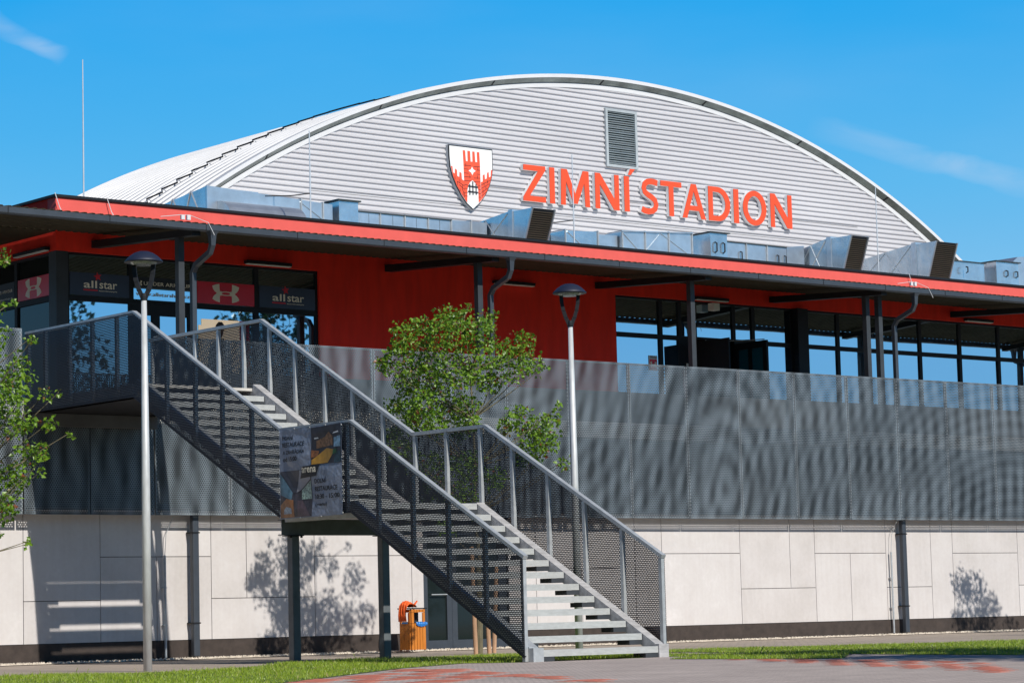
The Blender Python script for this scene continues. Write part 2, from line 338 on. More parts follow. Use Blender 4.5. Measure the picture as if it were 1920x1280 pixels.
bands = [[(1.24, -2.43), (1.21, -2.65), (.36, -3.64), (.39, -3.43)], [(1.14, -3.13), (1.09, -3.42), (-.24, -4.87), (-.2, -4.58)], [(.86, -3.94), (.82, -4.23), (-1.01, -6.12), (-.98, -5.86)], [(.59, -4.77), (.55, -5.03), (-1.98, -7.54), (-1.97, -7.33)], [(.24, -5.63), (.21, -5.9), (-2.48, -8.52), (-2.46, -8.31)], [(-.08, -6.46), (-.12, -6.72), (-3.28, -9.71), (-3.27, -9.5)], [(-.31, -7.19), (-.34, -7.43), (-3.58, -10.47), (-3.57, -10.26)], [(-1.11, -8.35), (-1.13, -8.59), (-4.21, -11.49), (-4.21, -11.26)],
 [(-2.76, -1.05), (-2.78, -1.62), (-3.88, -2.87), (-3.86, -2.2)], [(-2.79, -1.7), (-2.81, -2.33), (-3.89, -3.53), (-3.88, -2.9)], [(-3.9, -2.9), (-3.9, -3.38), (-4.99, -4.56), (-4.99, -3.96)], [(-3.75, -3.57), (-3.9, -4.23), (-4.85, -5.32), (-4.85, -4.81)], [(-4.58, -5.11), (-4.71, -5.8), (-5.45, -6.58), (-5.46, -6.11)], [(-4.16, -2.59), (-4.16, -2.87), (-5.0, -3.85), (-5.0, -3.43)], [(-5.02, -3.15), (-5.02, -3.78), (-6.12, -4.99), (-6.15, -4.32)], [(-5.25, -4.3), (-5.11, -4.69), (-6.15, -5.85), (-6.15, -5.30)], [(-5.21, -6.45), (-5.32, -7.02), (-6.0, -7.74), (-6.01, -7.34)], [(-5.94, -7.79), (-6.02, -8.36), (-6.64, -8.99), (-6.66, -8.58)], [(-6.17, -3.94), (-6.14, -4.52), (-7.11, -5.44), (-7.15, -4.95)], [(-6.24, -5.05), (-6.22, -5.5), (-7.05, -6.24), (-7.08, -5.76)], [(-5.0, -4.95), (-5.1, -5.57), (-5.94, -6.41), (-5.96, -5.88)], [(-6.19, -6.07), (-6.17, -6.47), (-6.97, -7.29), (-7.0, -6.83)]]
mb = MB()
for q in bands:
    xs_ = [p[0] for p in q]; ys_ = [p[1] for p in q]
    for i in range(int(min(xs_)/.2)-2, int(max(xs_)/.2)+2):
        for j in range(int(min(ys_)/.2)-2, int(max(ys_)/.2)+2):
            x_ = i*.2+(.1 if j % 2 else 0); y_ = j*.2
            if inside((x_+.1+random.uniform(-.05, .05), y_+.1), q) and random.random() > .03:
                mb.box(x_+.004, x_+.196, y_+.004, y_+.196, .004, .0078)
struct(build('red_paving_bands', mb, redpave_m))
# pebbles along the wall foot
mb = MB()
for i in range(5200):
    x = random.uniform(-2, 28); y = random.uniform(12.76, 13.24); s = random.uniform(.012, .034); z = .014
    a = random.uniform(0, PI)
    mb.add([(x+s*math.cos(a), y+s*math.sin(a), z), (x+s*math.cos(a+2.1), y+s*math.sin(a+2.1), z), (x+s*math.cos(a+4.2), y+s*math.sin(a+4.2), z), (x, y, z+s*1.2)], [(0, 1, 3), (1, 2, 3), (2, 0, 3)])
struct(build('gravel', mb, gravel_m), 'stuff')['label'] = 'pale gravel strip along the foot of the wall'
# grass blades
mb = MB()
def blades(poly, x0, x1, y0, y1, n, h0, h1):
    for i in range(n):
        x = random.uniform(x0, x1); y = random.uniform(y0, y1)
        if not inside((x, y), poly): continue
        cl = math.sin(x*2.1+y*.7)*math.sin(y*1.7-x*.9)
        if random.random() < .25 - cl*.25: continue
        h = random.uniform(h0, h1)*(1+.35*cl)
        if random.random() < .004: h *= 2.0
        a = random.uniform(0, 2*PI); w = random.uniform(.003, .007); l = random.uniform(.1, .6)*h; b2 = random.uniform(0, 2*PI)
        dx, dy = w*math.cos(a), w*math.sin(a)
        mb.add([(x-dx, y-dy, .009), (x+dx, y+dy, .009), (x+l*.4*math.cos(b2), y+l*.4*math.sin(b2), h*.65), (x+l*math.cos(b2), y+l*math.sin(b2), h)], [(0, 1, 2), (1, 3, 2)])
blades(lawn_left, -9, 5, -6, 7, 170000, .02, .055)
blades(lawn_right, 2, 14, -7, 5.4, 100000, .02, .05)
gob = build('grass', mb, grass_m); struct(gob, 'stuff'); gob['label'] = 'short bright green grass on the lawns around the staircase'

# ------------------------------------------------------------------ entrance building
EB = root('stadium_entrance_building', 'long two storey entrance wing with pale panelled base, terrace screen and red upper floor', 'building', (12, 13.3, 0))
UY = 16.0; DZ = 4.42
J = []
def P(x0, x1, z0, z1): J.append((x0, x1, z0, z1))
PL, TOPP = .34, 2.62
P(-8, -4.4, PL, TOPP); P(-4.4, -2.1, PL, 1.8); P(-4.4, -2.1, 1.8, TOPP); P(-2.1, .14, PL, TOPP)
P(.14, 1.63, PL, 1.06); P(.14, 1.63, 1.06, TOPP)
P(1.63, 3.89, 1.8, TOPP); P(1.63, 2.76, PL, 1.8); P(2.76, 3.89, PL, 1.8)
P(3.89, 4.64, 1.06, TOPP); P(4.64, 6.13, 1.06, TOPP); P(3.89, 6.13, PL, 1.06)
P(6.13, 8.36, 1.8, TOPP); P(6.13, 8.36, PL, 1.8); P(8.36, 8.64, PL, TOPP)
P(10.72, 11.42, PL, TOPP); P(11.42, 14.04, 1.53, TOPP); P(11.42, 12.6, PL, 1.53); P(12.6, 14.04, PL, 1.53)
P(14.04, 14.78, PL, TOPP); P(14.78, 17.01, 1.81, TOPP); P(14.78, 17.01, PL, 1.81)
P(17.01, 18.49, 1.07, TOPP); P(18.49, 19.25, 1.07, TOPP); P(17.01, 19.25, PL, 1.07)
P(19.25, 21.49, 1.8, TOPP); P(19.25, 20.35, PL, 1.8); P(20.35, 21.49, PL, 1.8)
P(21.49, 22.97, 1.05, TOPP); P(21.49, 22.97, PL, 1.05); P(22.97, 23.70, PL, TOPP)
P(23.70, 25.96, 1.79, TOPP); P(23.70, 25.96, PL, 1.79); P(25.96, 28.2, 1.05, TOPP); P(25.96, 28.2, PL, 1.05)
for k in range(5): P(28.2+2.24*k, 28.2+2.24*(k+1), PL, TOPP)
mb = MB()
mb2 = MB()
for x0, x1, z0, z1 in J: (mb if x0 < 10 else mb2).box(x0+.006, x1-.006, WY, WY+.02, z0+.006, z1-.006)
build('cladding_wall', mb, panel_m, EB); build('cladding_wall', mb2, panel_m, EB)
mb = MB(); mb.box(-8, 8.64, WY+.022, WY+.3, 0, 4.1); mb.box(10.72, 39.4, WY+.022, WY+.3, 0, 4.1); mb.box(8.64, 10.72, WY+.022, WY+.3, 2.3, 4.1)
build('wall', mb, joint_m, EB)
mb = MB(); mb.box(-8, 8.64, WY-.012, WY+.021, 0, PL-.004); mb.box(10.72, 39.4, WY-.012, WY+.021, 0, PL-.004)
build('plinth', mb, plinth_m, EB)
mb = MB(); mb.box(-8, 39.4, WY+.3, 28.6, 0, 4.1)
build('lower_storey', mb, darkconc_m, EB)
mb = MB(); mb.box(-8, 39.4, 12.99, UY, 4.12, DZ)
build('terrace_slab', mb, concrete_m, EB)
mb = MB(); mb.box(-8, 39.4, 13.0, 13.27, 2.63, 2.70)
build('terrace_upstand', MB().box(2.7, 39.4, 13.19, 13.30, DZ+.002, 5.06), darkconc_m, EB)
build('screen_bottom_rail', mb, anthracite, EB)
# lower glazed door
dr = build('door', MB().box(8.66, 8.76, WY+.04, WY+.12, .02, 2.28).box(9.22, 9.34, WY+.04, WY+.12, .02, 2.28).box(9.345, 9.47, WY+.04, WY+.12, .02, 2.28).box(10.5, 10.7, WY+.04, WY+.12, .02, 2.28).box(8.76, 9.22, WY+.04, WY+.12, .02, .2).box(9.47, 10.5, WY+.04, WY+.12, .02, .2).box(8.76, 9.22, WY+.04, WY+.12, 2.18, 2.28).box(9.47, 10.5, WY+.04, WY+.12, 2.18, 2.28), pipe_m, EB)
build('pane', MB().box(8.76, 9.22, WY+.07, WY+.09, .2, 2.18).box(9.47, 10.5, WY+.07, WY+.09, .2, 2.18), dglass_m, dr)
build('handle', MB().tube([(9.2, WY+.0, 1.06), (8.82, WY+.0, 1.06)], .012), galv, dr)
# terrace screen panels
seams = [-8, -6.4, -4.8, -3.2, -1.6, -.04]
def screen(x0, x1, z1=5.63, z0=2.51):
    p = build('screen_panel', MB().box(x0+.008, x1-.008, 12.94, 12.942, z0, z1), mesh_x, EB)
    fr = MB().box(x0+.008, x1-.008, 12.946, 12.975, z1-.03, z1).box(x0+.008, x1-.008, 12.946, 12.975, z0, z0+.03).box(x0+.008, x0+.04, 12.946, 12.975, z0+.03, z1-.03).box(x1-.04, x1-.008, 12.946, 12.975, z0+.03, z1-.03)
    build('screen_frame', fr, galv if z1 > 5 else anthracite, p)
for a, c in zip(seams[:-1], seams[1:]): screen(a, c)
screen(-.03, 1.25, 4.19); screen(1.25, 2.53, 4.19)
xs = [2.54, 4.1, 5.7, 7.3, 8.9, 10.5, 12.1, 13.71, 15.29, 16.80, 18.45, 20.08, 21.66, 23.30, 24.91, 26.5, 28.1, 29.7, 31.3, 32.9]
for a, c in zip(xs[:-1], xs[1:]): screen(a, c)
# upper floor walls: opening A 2.37..8.28, opening B 16.16..36
mb = MB()
T0 = 7.51
mb.box(2.37, 39.4, UY, UY+.3, T0, 7.92)
mb.box(8.28, 16.16, UY, UY+.3, DZ, T0)
mb.box(36, 39.4, UY, UY+.3, DZ, T0)
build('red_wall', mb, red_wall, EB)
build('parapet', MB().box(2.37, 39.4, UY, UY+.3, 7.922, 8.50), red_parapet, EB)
mb = MB(); mb.box(2.37, 2.67, UY+.3, 28.6, T0, 8.50).box(2.37, 2.67, 19.6, 28.6, DZ, T0)
build('side_wall', mb, red_wall, EB)
build('parapet_coping', MB().box(2.33, 39.5, UY-.04, UY+.34, 8.50, 8.55).box(2.33, 2.71, UY+.34, 28.6, 8.50, 8.55), black_metal, EB)
build('flat_roof', MB().box(2.68, 39.4, UY+.31, 28.58, 8.05, 8.2), concrete_m, EB)
build('interior_back', MB().box(2.68, 39.4, UY+.5, UY+.55, DZ, 7.9), beam_m, EB)
# corner pillar + wall pillar
build('corner_pillar', MB().box(2.37, 2.62, UY, UY+.27, DZ, T0-.004), anthracite, EB)
build('wall_pillar', MB().box(21.66, 22.0, UY-.14, UY+.2, DZ, T0-.004), black_metal, EB)
# window bays facing front
def frame_front(x0, x1, z0, z1, y=UY+.05, w=.05, d=.06):
    return MB().box(x0, x0+w, y, y+d, z0, z1).box(x1-w, x1, y, y+d, z0, z1).box(x0+w, x1-w, y, y+d, z0, z0+w).box(x0+w, x1-w, y, y+d, z1-w, z1)
def bay(x0, x1, rows, pane=glass_m):
    for z0, z1 in rows:
        w = build('window', frame_front(x0, x1, z0, z1), black_metal, EB)
        pm_ = MB().box(x0+.045, x1-.045, UY+.085, UY+.095, z0+.045, z1-.045); t1, t2 = random.uniform(-.0035, .0035), random.uniform(-.0035, .0035)
        pm_.v = [(v[0], v[1]+(v[0]-x0)*t1+(v[2]-z0)*t2, v[2]) for v in pm_.v]
        build('pane', pm_, pane, w)
R2 = [(DZ, 6.66), (6.66, T0-.003)]
for a, c in [(2.62, 4.0), (5.40, 6.825), (6.825, 8.28)]: bay(a, c, R2)
bay(4.0, 5.40, [(6.66, T0-.003)])
for a, c in [(16.16, 17.535), (17.535, 18.11), (19.785, 20.40), (20.40, 21.655), (22.0, 23.19), (23.19, 24.6), (24.6, 26.05), (26.05, 27.5), (27.5, 28.95), (28.95, 30.4), (30.4, 31.85), (31.85, 33.3), (33.3, 34.7), (34.7, 36)]: bay(a, c, R2)
bay(18.11, 19.785, [(6.66, T0-.003)])
# glazed shop door
d1 = build('door', MB().box(4.0, 4.32, UY+.05, UY+.11, DZ, 6.655).box(4.45, 4.62, UY+.05, UY+.11, DZ, 6.655).box(5.25, 5.40, UY+.05, UY+.11, DZ, 6.655).box(4.62, 5.25, UY+.05, UY+.11, 6.42, 6.655).box(4.62, 5.25, UY+.05, UY+.11, DZ, 4.55).box(4.32, 4.45, UY+.05, UY+.11, 6.42, 6.655).box(4.32, 4.45, UY+.05, UY+.11, DZ, 4.55), black_metal, EB)
build('pane', MB().box(4.32, 4.45, UY+.08, UY+.09, 4.55, 6.42).box(4.62, 5.25, UY+.08, UY+.09, 4.55, 6.42), glass_m, d1)
# restaurant doors, open outwards
d2 = build('door', MB().box(18.11, 18.28, UY+.05, UY+.11, DZ, 6.655).box(18.28, 18.42, UY+.05, UY+.11, DZ, 6.655), black_metal, EB)
build('notice', MB().box(18.2, 18.26, UY+.043, UY+.049, 5.85, 6.0).box(18.27, 18.33, UY+.043, UY+.049, 5.95, 6.1), white_p, d2)
d3 = build('door', MB().box(18.62, 18.66, UY-.95, UY+.05, DZ, 6.6), black_metal, EB)
build('closer', MB().tube([(18.64, UY-.2, 6.61), (18.9, UY+.04, 6.64)], .012, 6), galv, d3)
d4 = build('door', MB().box(19.76, 19.82, UY-.98, UY-.86, DZ, 6.6).box(19.76, 19.82, UY-.50, UY-.40, DZ, 6.6).box(19.76, 19.82, UY-.08, UY+.04, DZ, 6.6).box(19.76, 19.82, UY-.86, UY-.50, 6.45, 6.6).box(19.76, 19.82, UY-.40, UY-.08, 6.45, 6.6), black_metal, EB)
teal = M('teal_tinted_glass', (.02, .16, .22), .08, .3, .1, 1)
build('pane', MB().box(19.785, 19.795, UY-.86, UY-.50, DZ, 6.45).box(19.785, 19.795, UY-.40, UY-.08, DZ, 6.45), teal, d4)
build('lettering', text_mb('STARLETON', FX(19.784), UY-.16, UY-.80, 5.74, 5.82, 0, .003), black_p, d4)
build('closer', MB().tube([(19.79, UY-.9, 6.62), (19.35, UY+.02, 6.64)], .012, 6), galv, d4)
# side windows (plane X = 2.37, going back)
for y0, y1 in [(16.27, 17.6), (17.6, 18.6), (18.6, 19.6)]:
    for z0, z1 in R2:
        w = build('window', MB().box(2.42, 2.48, y0, y0+.05, z0, z1).box(2.42, 2.48, y1-.05, y1, z0, z1).box(2.42, 2.48, y0+.05, y1-.05, z0, z0+.05).box(2.42, 2.48, y0+.05, y1-.05, z1-.05, z1), black_metal, EB)
        build('pane', MB().box(2.455, 2.465, y0+.052, y1-.052, z0+.052, z1-.052), dglass_m, w)
# canopy
gz0, gz1 = 7.47, 7.585
mb = MB(); N = 0
x = -.9; pts = []
while x < 40:                       # trapezoid sheet profile along X, sloping up to the wall
    pts += [(x, 0), (x+.03, .022), (x+.08, .022), (x+.11, 0)]; x += .16
vs = []
for (xx, h) in pts: vs += [(xx, 12.47, 7.60+h), (xx, UY-.005, 7.88+h)]
fs = [(2*i, 2*i+2, 2*i+3, 2*i+1) for i in range(len(pts)-1)]
vs2 = [(v[0], v[1], v[2]-.012) for v in vs]; n = len(vs)
mb.add(vs+vs2, fs + [tuple(j+n for j in reversed(f)) for f in fs] + [(2*i, 2*i+n, 2*i+2+n, 2*i+2) for i in range(len(pts)-1)])
build('canopy_roof', mb, soffit_m, EB)
# side canopy along the left flank
mb = MB(); mb.hexa([(-.9, UY+.01, 7.84), (2.36, UY+.01, 7.86), (2.36, 28.6, 7.86), (-.9, 28.6, 7.84), (-.9, UY+.01, 7.87), (2.36, UY+.01, 7.89), (2.36, 28.6, 7.89), (-.9, 28.6, 7.87)])
build('side_canopy', mb, soffit_m, EB)
mb = MB(); mb.prism([[(12.40, gz1), (12.40, gz0+.02), (12.42, gz0), (12.52, gz0), (12.54, gz0+.02), (12.54, gz1), (12.53, gz1), (12.53, gz0+.03), (12.51, gz0+.012), (12.43, gz0+.012), (12.415, gz0+.03), (12.415, gz1)]], lambda u, v, w: (w, u, v), -1.0, 40)
build('gutter', mb, pipe_m, EB)
for i in range(21): build('gutter_bracket', MB().box(-.6+1.95*i, -.588+1.95*i, 12.394, 12.40, gz0+.01, gz1+.006), black_metal, EB)
for x in (3.2, 10.0, 15.66, 20.97, 27.2, 33.4):
    build('canopy_beam', MB().hexa([(x-.09, 12.56, 7.40), (x+.09, 12.56, 7.40), (x+.09, UY-.012, 7.60), (x-.09, UY-.012, 7.60), (x-.09, 12.56, 7.518), (x+.09, 12.56, 7.518), (x+.09, UY-.012, 7.74), (x-.09, UY-.012, 7.74)]), beam_m, EB)
    build('canopy_post', MB().box(x-.06, x+.06, 13.05, 13.17, DZ, 7.44), anthracite, EB)
build('canopy_post', MB().box(21.31, 21.43, 13.05, 13.17, DZ, 7.46), anthracite, EB)
# downpipes with swan necks
for x in (3.47, 10.29, 21.86, 33.9):
    mb = MB(); mb.tube([(x, 12.47, gz0+.01), (x, 12.47, gz0-.06), (x, 12.47, 7.24), (x, 12.54, 7.12), (x, 13.0, 6.95), (x, 13.1, 6.82), (x, 13.1, DZ)], [.12, .078, .062, .062, .062, .062, .062], 4)
    build('downpipe', mb, pipe_m, EB, smooth=False)
for x in (3.44, 21.88, 33.9):
    mb = MB(); mb.box(x-.065, x+.065, 13.06, 13.17, .05, 4.1); dp = build('lower_downpipe', mb, pipe_m, EB, bev=.02)
    [build('pipe_bracket', MB().box(x-.075, x+.075, 13.05, WY-.015, zz, zz+.025), black_metal, dp) for zz in (2.2, .62)]
for x in (21.57, 2.88):
    build('earthing_pipe', MB().tube([(x, 13.2, .05), (x, 13.2, 1.82)], .022, 8).tube([(x, 13.2, 1.82), (x+.02, 13.18, 2.2), (x+.12, 13.1, 2.5)], .006, 6).box(x-.04, x+.04, 13.19, 13.26, 1.25, 1.265).box(x-.04, x+.04, 13.19, 13.26, .6, .615), galv, EB)
# snow guard edge clips / cable clips on the parapet
for x in (3.4, 2.3, 25.6):
    build('cable', MB().tube([(x+.02, UY-.06, 8.57), (x+.1, UY-.09, 8.3), (x+.17, UY-.3, 7.95)], .008, 5), white_trim, EB)
for x in (2.9, 21.8):
    build('roof_clip', MB().box(x-.09, x-.02, 12.42, 12.46, 7.64, 7.72).box(x+.03, x+.1, 12.42, 12.46, 7.64, 7.73).tube([(x-.5, 12.45, 7.66), (x-.1, 12.45, 7.72), (x+.1, 12.45, 7.73), (x+.45, 12.4, 7.62), (x+.55, 12.36, 7.4)], .006, 5), white_trim, EB)

# wall lights (bars over the openings)
WLg = 'bar lights under the canopy'
for x0, x1, lb in [(6.5, 7.56, 'slim dark bar light above the right shop window with the red and navy signs'), (12.71, 13.80, 'slim dark bar light alone on the bare red wall'), (18.5, 19.5, 'slim bar light above the open restaurant doors'), (27.6, 28.6, 'slim bar light above the far right row of windows')]:
    t = root('wall_light', lb, 'wall light', (x0, UY-.02, 7.53), WLg)
    build('housing', MB().box(x0, x1, UY-.13, UY-.004, 7.535, 7.60), black_metal, t, bev=.01)
    build('diffuser', MB().box(x0+.02, x1-.02, UY-.12, UY-.03, 7.52, 7.534), white_p, t)
t = root('wall_light', 'slim bar light above the side window round the left corner', 'wall light', (2.37, 16.2, 7.53), WLg)
build('housing', MB().box(2.24, 2.366, 16.2, 17.4, 7.535, 7.60), black_metal, t, bev=.01)
build('diffuser', MB().box(2.25, 2.34, 16.22, 17.38, 7.52, 7.534), white_p, t)
tag(build('speaker_box', MB().box(18.93, 19.12, UY-.2, UY-.01, 7.30, 7.47), white_p, loc=(19.02, UY-.1, 7.3), bev=.01), 'small beige box mounted under the bar light above the open doors', 'wall box')

# ------------------------------------------------------------------ shop signs
def star(cx, cz, r, tilt=-.15):
    return [(cx + (r if k % 2 == 0 else r*.42)*math.sin(PI*k/5+tilt), cz + (r if k % 2 == 0 else r*.42)*math.cos(PI*k/5+tilt)) for k in range(10)]
def logo_H(fn, cx, cz, s, sy, w, parent, mat):
    L = [(-158, 90), (-118, 108), (-75, 118), (-74, 70), (-70, 28), (-48, 26), (-48, 16), (-66, 0), (-48, -16), (-48, -26), (-70, -28), (-72, -70), (-72, -112), (-115, -100), (-157, -75), (-148, -45), (-130, -22), (-104, 0), (-130, 24), (-148, 50)]
    f = lambda p: (cx + p[0]*s, cz + p[1]*sy)
    a = MB(); a.prism([[f(p) for p in L]], fn, w, w+.004); a.prism([[f((-p[0], p[1])) for p in reversed(L)]], fn, w, w+.004)
    n = 24
    ring = [f((78*math.cos(2*PI*k/n), 27*math.sin(2*PI*k/n))) for k in range(n)]; hole = [f((50*math.cos(2*PI*k/n), 17*math.sin(2*PI*k/n))) for k in range(n)]
    a.prism([ring, hole], fn, w+.0045, w+.007)
    return build('logo', a, mat, parent)
def board(lb, fn, u0, u1, z0, z1, mat, loc):
    t = root('shop_sign', lb, 'sign', loc, 'shop signs in the window bays')
    build('board', MB().prism([[(u0, z0), (u1, z0), (u1, z1), (u0, z1)]], fn, -.03, 0), mat, t); return t
def allstar(lb, x0, x1):
    fn = FY(UY+.05); t = board(lb, fn, x0, x1, 6.72, 7.14, navy_sign, (x0, UY, 6.72)); c = (x0+x1)/2+.02; w = (x1-x0)
    build('wordmark', text_mb('all', fn, c-.30*w+.02, c-.06*w, 6.86, 7.0, 0, .003), logo_w, t)
    build('wordmark', text_mb('star', fn, c-.02*w, c+.28*w, 6.86, 6.99, 0, .003), logo_w, t)
    build('star', MB().prism([star(c-.05*w, 7.08, .09)], fn, .004, .007), red_print, t)
    build('underline', MB().prism([[(c-.29*w, 6.81), (c-.05*w, 6.81), (c-.05*w, 6.835), (c-.29*w, 6.835)]], fn, .001, .004), red_print, t)
    build('strapline', text_mb('teamlinestyle', fn, c-.03*w, c+.28*w, 6.80, 6.83, 0, .003), logo_w, t)
allstar('navy board with white lettering and a red star, in the bay beside the corner pillar', 2.68, 3.95)
allstar('navy board with white lettering and a red star, right of the big red logo board', 6.89, 8.22)
fn = FY(UY+.05)
t = board('bright red board with a large cream interlocked logo, over the poster window', fn, 5.46, 6.77, 6.72, 7.14, red_sign, (5.46, UY, 6.72))
logo_H(fn, 6.11, 6.93, .00195, .00155, .001, t, logo_w)
t = board('black strip with cream brand lettering above the shop door', fn, 4.06, 5.35, 6.95, 7.14, black_p, (4.06, UY, 6.95))
logo_H(fn, 4.17, 7.02, .0004, .00045, .001, t, logo_w)
build('wordmark', text_mb('UNDER ARMOUR', fn, 4.27, 5.32, 6.985, 7.055, 0, .003), logo_w, t)
t = root('web_address_lettering', 'pale web address lettering on the glass above the shop door', 'lettering', (4.06, UY, 6.8), 'shop signs in the window bays')
build('lettering', text_mb('www.allstarshop.cz', FY(UY+.08), 4.12, 5.32, 6.77, 6.86, .0, .004), logo_w, t)
fx = FX(2.42)
t = board('dark red board with a large cream logo, in the side window round the left corner', fx, 17.52, 16.33, 6.72, 7.12, red_sign, (2.42, 16.9, 6.72))
logo_H(fx, 16.93, 6.92, .0019, .0016, .001, t, logo_w)
t = board('black board with cream lettering in the side window at the left picture edge', fx, 18.5, 17.66, 6.72, 7.12, black_p, (2.42, 18, 6.72))
build('wordmark', text_mb('UNDER ARMOUR', fx, 18.45, 17.72, 6.93, 6.99, 0, .003), logo_w, t)
build('wordmark', text_mb('www.allstarshop.cz', fx, 18.45, 17.72, 6.79, 6.84, 0, .003), logo_w, t)
# poster in the shop window
fn2 = FY(UY+.08)
t = root('window_poster', 'wide cream poster showing a dark haired head, behind the shop window under the red board', 'poster', (5.5, UY, 5.3))
pstm = M('backlit_cream_poster', (.80, .66, .46), .5, 0, .12, 2)
pstm.node_tree.nodes['Principled BSDF'].inputs['Emission Color'].default_value = (.80, .62, .42, 1); pstm.node_tree.nodes['Principled BSDF'].inputs['Emission Strength'].default_value = .55
build('sheet', MB().prism([[(5.50, 5.35), (6.43, 5.35), (6.43, 6.42), (5.57, 6.42), (5.57, 6.30), (5.50, 6.30)]], fn2, 0, .006), pstm, t)
build('red_strip', MB().prism([[(6.44, 5.5), (6.66, 5.5), (6.66, 6.42), (6.44, 6.42)]], fn2, 0, .006), red_sign, t)
hd = [(5.98+.105*math.cos(a)*(1 if math.sin(a) > 0 else .8), 6.22+.15*math.sin(a)) for a in [2*PI*k/20 for k in range(20)]]
build('face', MB().prism([hd], fn2, .007, .009), M('printed_skin', (.35, .17, .09), .6), t)
build('hair', MB().prism([[(5.87, 6.24), (5.89, 6.32), (5.95, 6.38), (6.03, 6.38), (6.09, 6.31), (6.10, 6.20), (6.06, 6.27), (5.98, 6.30), (5.91, 6.27)]], fn2, .010, .012), M('printed_dark_hair', (.04, .022, .012), .6), t)
build('shoulders', MB().prism([[(5.68, 5.4), (5.75, 5.92), (5.92, 6.06), (6.06, 6.06), (6.2, 5.9), (6.26, 5.4)]], fn2, .007, .009), M('printed_dark_top', (.035, .02, .02), .6), t)
t = root('opening_notice', 'small white and red notice stuck low on the restaurant window left of the doors', 'notice', (17.2, UY, 6.1))
build('sheet', MB().prism([[(17.17, 5.9), (17.42, 5.9), (17.42, 6.235), (17.17, 6.235)]], FY(UY+.08), 0, .004), white_p, t)
build('red_field', MB().prism([[(17.185, 5.92), (17.405, 5.92), (17.405, 6.15), (17.185, 6.15)]], FY(UY+.08), .005, .007), red_sign, t)
logo_H(FY(UY+.08), 17.295, 6.03, .0006, .0006, .008, t, logo_w)
build('lettering', text_mb('OPENING', FY(UY+.08), 17.185, 17.405, 6.17, 6.22, 0, .006), black_p, t)

# ------------------------------------------------------------------ sports hall
CX, CZ, RR = 28.05, -9.94, 25.71
HY = 28.38; GY = 28.62
HB = root('ice_hall', 'large white ice hall with arched roof rising behind the entrance wing', 'building', (CX, 30, 0))
def arc(r, y, a0=40, a1=140, n=120): return [(CX+r*math.cos(math.radians(a0+(a1-a0)*i/n)), y, CZ+r*math.sin(math.radians(a0+(a1-a0)*i/n))) for i in range(n+1)]
def ribbon(l1, l2): return l1+l2, [(i, i+1, len(l1)+i+1, len(l1)+i) for i in range(len(l1)-1)]
# ribbed arched roof, sheets run over the arch
def roof_part(y0, y1, dr, saw=None):
    prof = []; y = y0
    while y < y1-1e-6:
        prof += [(y, 0), (y+.40, 0), (y+.42, .045), (y+.455, .045)]; y += .475
    prof.append((min(y, y1+.4), 0))
    rows = [arc(RR+dr+h, yy, 40, 140, 130) for yy, h in prof]
    vs = [v for r in rows for v in r]; n = len(rows[0])
    fs = [(i*n+k, i*n+k+1, (i+1)*n+k+1, (i+1)*n+k) for i in range(len(rows)-1) for k in range(n-1)]
    return MB().add(vs, fs)
build('roof', roof_part(HY+.06, 38.6, -.02), roof_sheet, HB)
# raised eave edge strip at the expansion joint: saw-tooth sheet ends
mb = MB(); seg = []; th = 138.0; dth = math.degrees(.54/RR)
YJ = 31.0
while th > 90:
    seg += [(th, YJ+.28), (th-dth*.40, YJ-.20)]; th -= dth
jp = []
for t0, y0 in seg:
    r1 = RR+.075; jp.append((CX+r1*math.cos(math.radians(t0)), y0, CZ+r1*math.sin(math.radians(t0))))
mb.tube(jp, .024, 4)
build('roof_joint', mb, black_metal, HB)
l = arc(RR, HY); l2 = arc(RR-.10, HY); l3 = arc(RR, HY+.07); l4 = arc(RR-.10, HY+.07)
mb = MB(); mb.add(*ribbon(l, l2)); mb.add(*ribbon(l, l3)); mb.add(*ribbon(l3, l4))
build('roof_edge_trim', mb, white_trim, HB)
mb = MB(); mb.add(*ribbon(arc(RR-.103, HY+.01), arc(RR-.215, HY+.185)))
sf = build('soffit', mb, soffit_galv, HB)
mb = MB()
for k in range(10):
    a = 47+9.0*k
    mb.add(*ribbon([v for v in arc(RR-.110, HY+.012, a, a+.12, 1)], [v for v in arc(RR-.218, HY+.175, a+.03, a+.15, 1)]))
build('soffit_seam', mb, black_metal, sf)
mb = MB(); mb.add(*ribbon(arc(RR-.22, GY-.058), arc(RR-.345, GY-.058))); mb.add(*ribbon(arc(RR-.345, GY-.058), arc(RR-.345, GY)))
build('shadow_gap', MB().add(*ribbon(arc(RR-.190, HY+.170), arc(RR-.222, HY+.180))), black_metal, HB)
build('gable_trim', mb, white_trim, HB)
# corrugated gable wall, horizontal ribs
mb = MB(); z = 7.9; pitch = .146; prof = []
while z < 15.6:
    prof += [(z, 0), (z+.030, -.002), (z+.050, -.048), (z+.095, -.048), (z+.125, -.010)]; z += pitch
rg = RR-.28; rows = []
for zz, d in prof:
    s = rg*rg-(zz-CZ)**2
    if s <= 0: break
    h = math.sqrt(s); rows.append([(CX-h, GY+d, zz), (CX+h, GY+d, zz)])
vs = [v for r in rows for v in r]
mb.add(vs, [(2*i, 2*i+1, 2*i+3, 2*i+2) for i in range(len(rows)-1)])
gw = build('gable_wall', mb, white_sheet, HB)
mb = MB()
for zz, a, c in [(11.66, 17, 38), (14.42, 20.0, 31.5), (12.26, 23, 37.6)]:
    mb.box(a, c, GY-.036, GY-.03, zz, zz+.012)
build('sheet_lap', mb, M('shadow_gap', (.12, .12, .13), .8), gw)
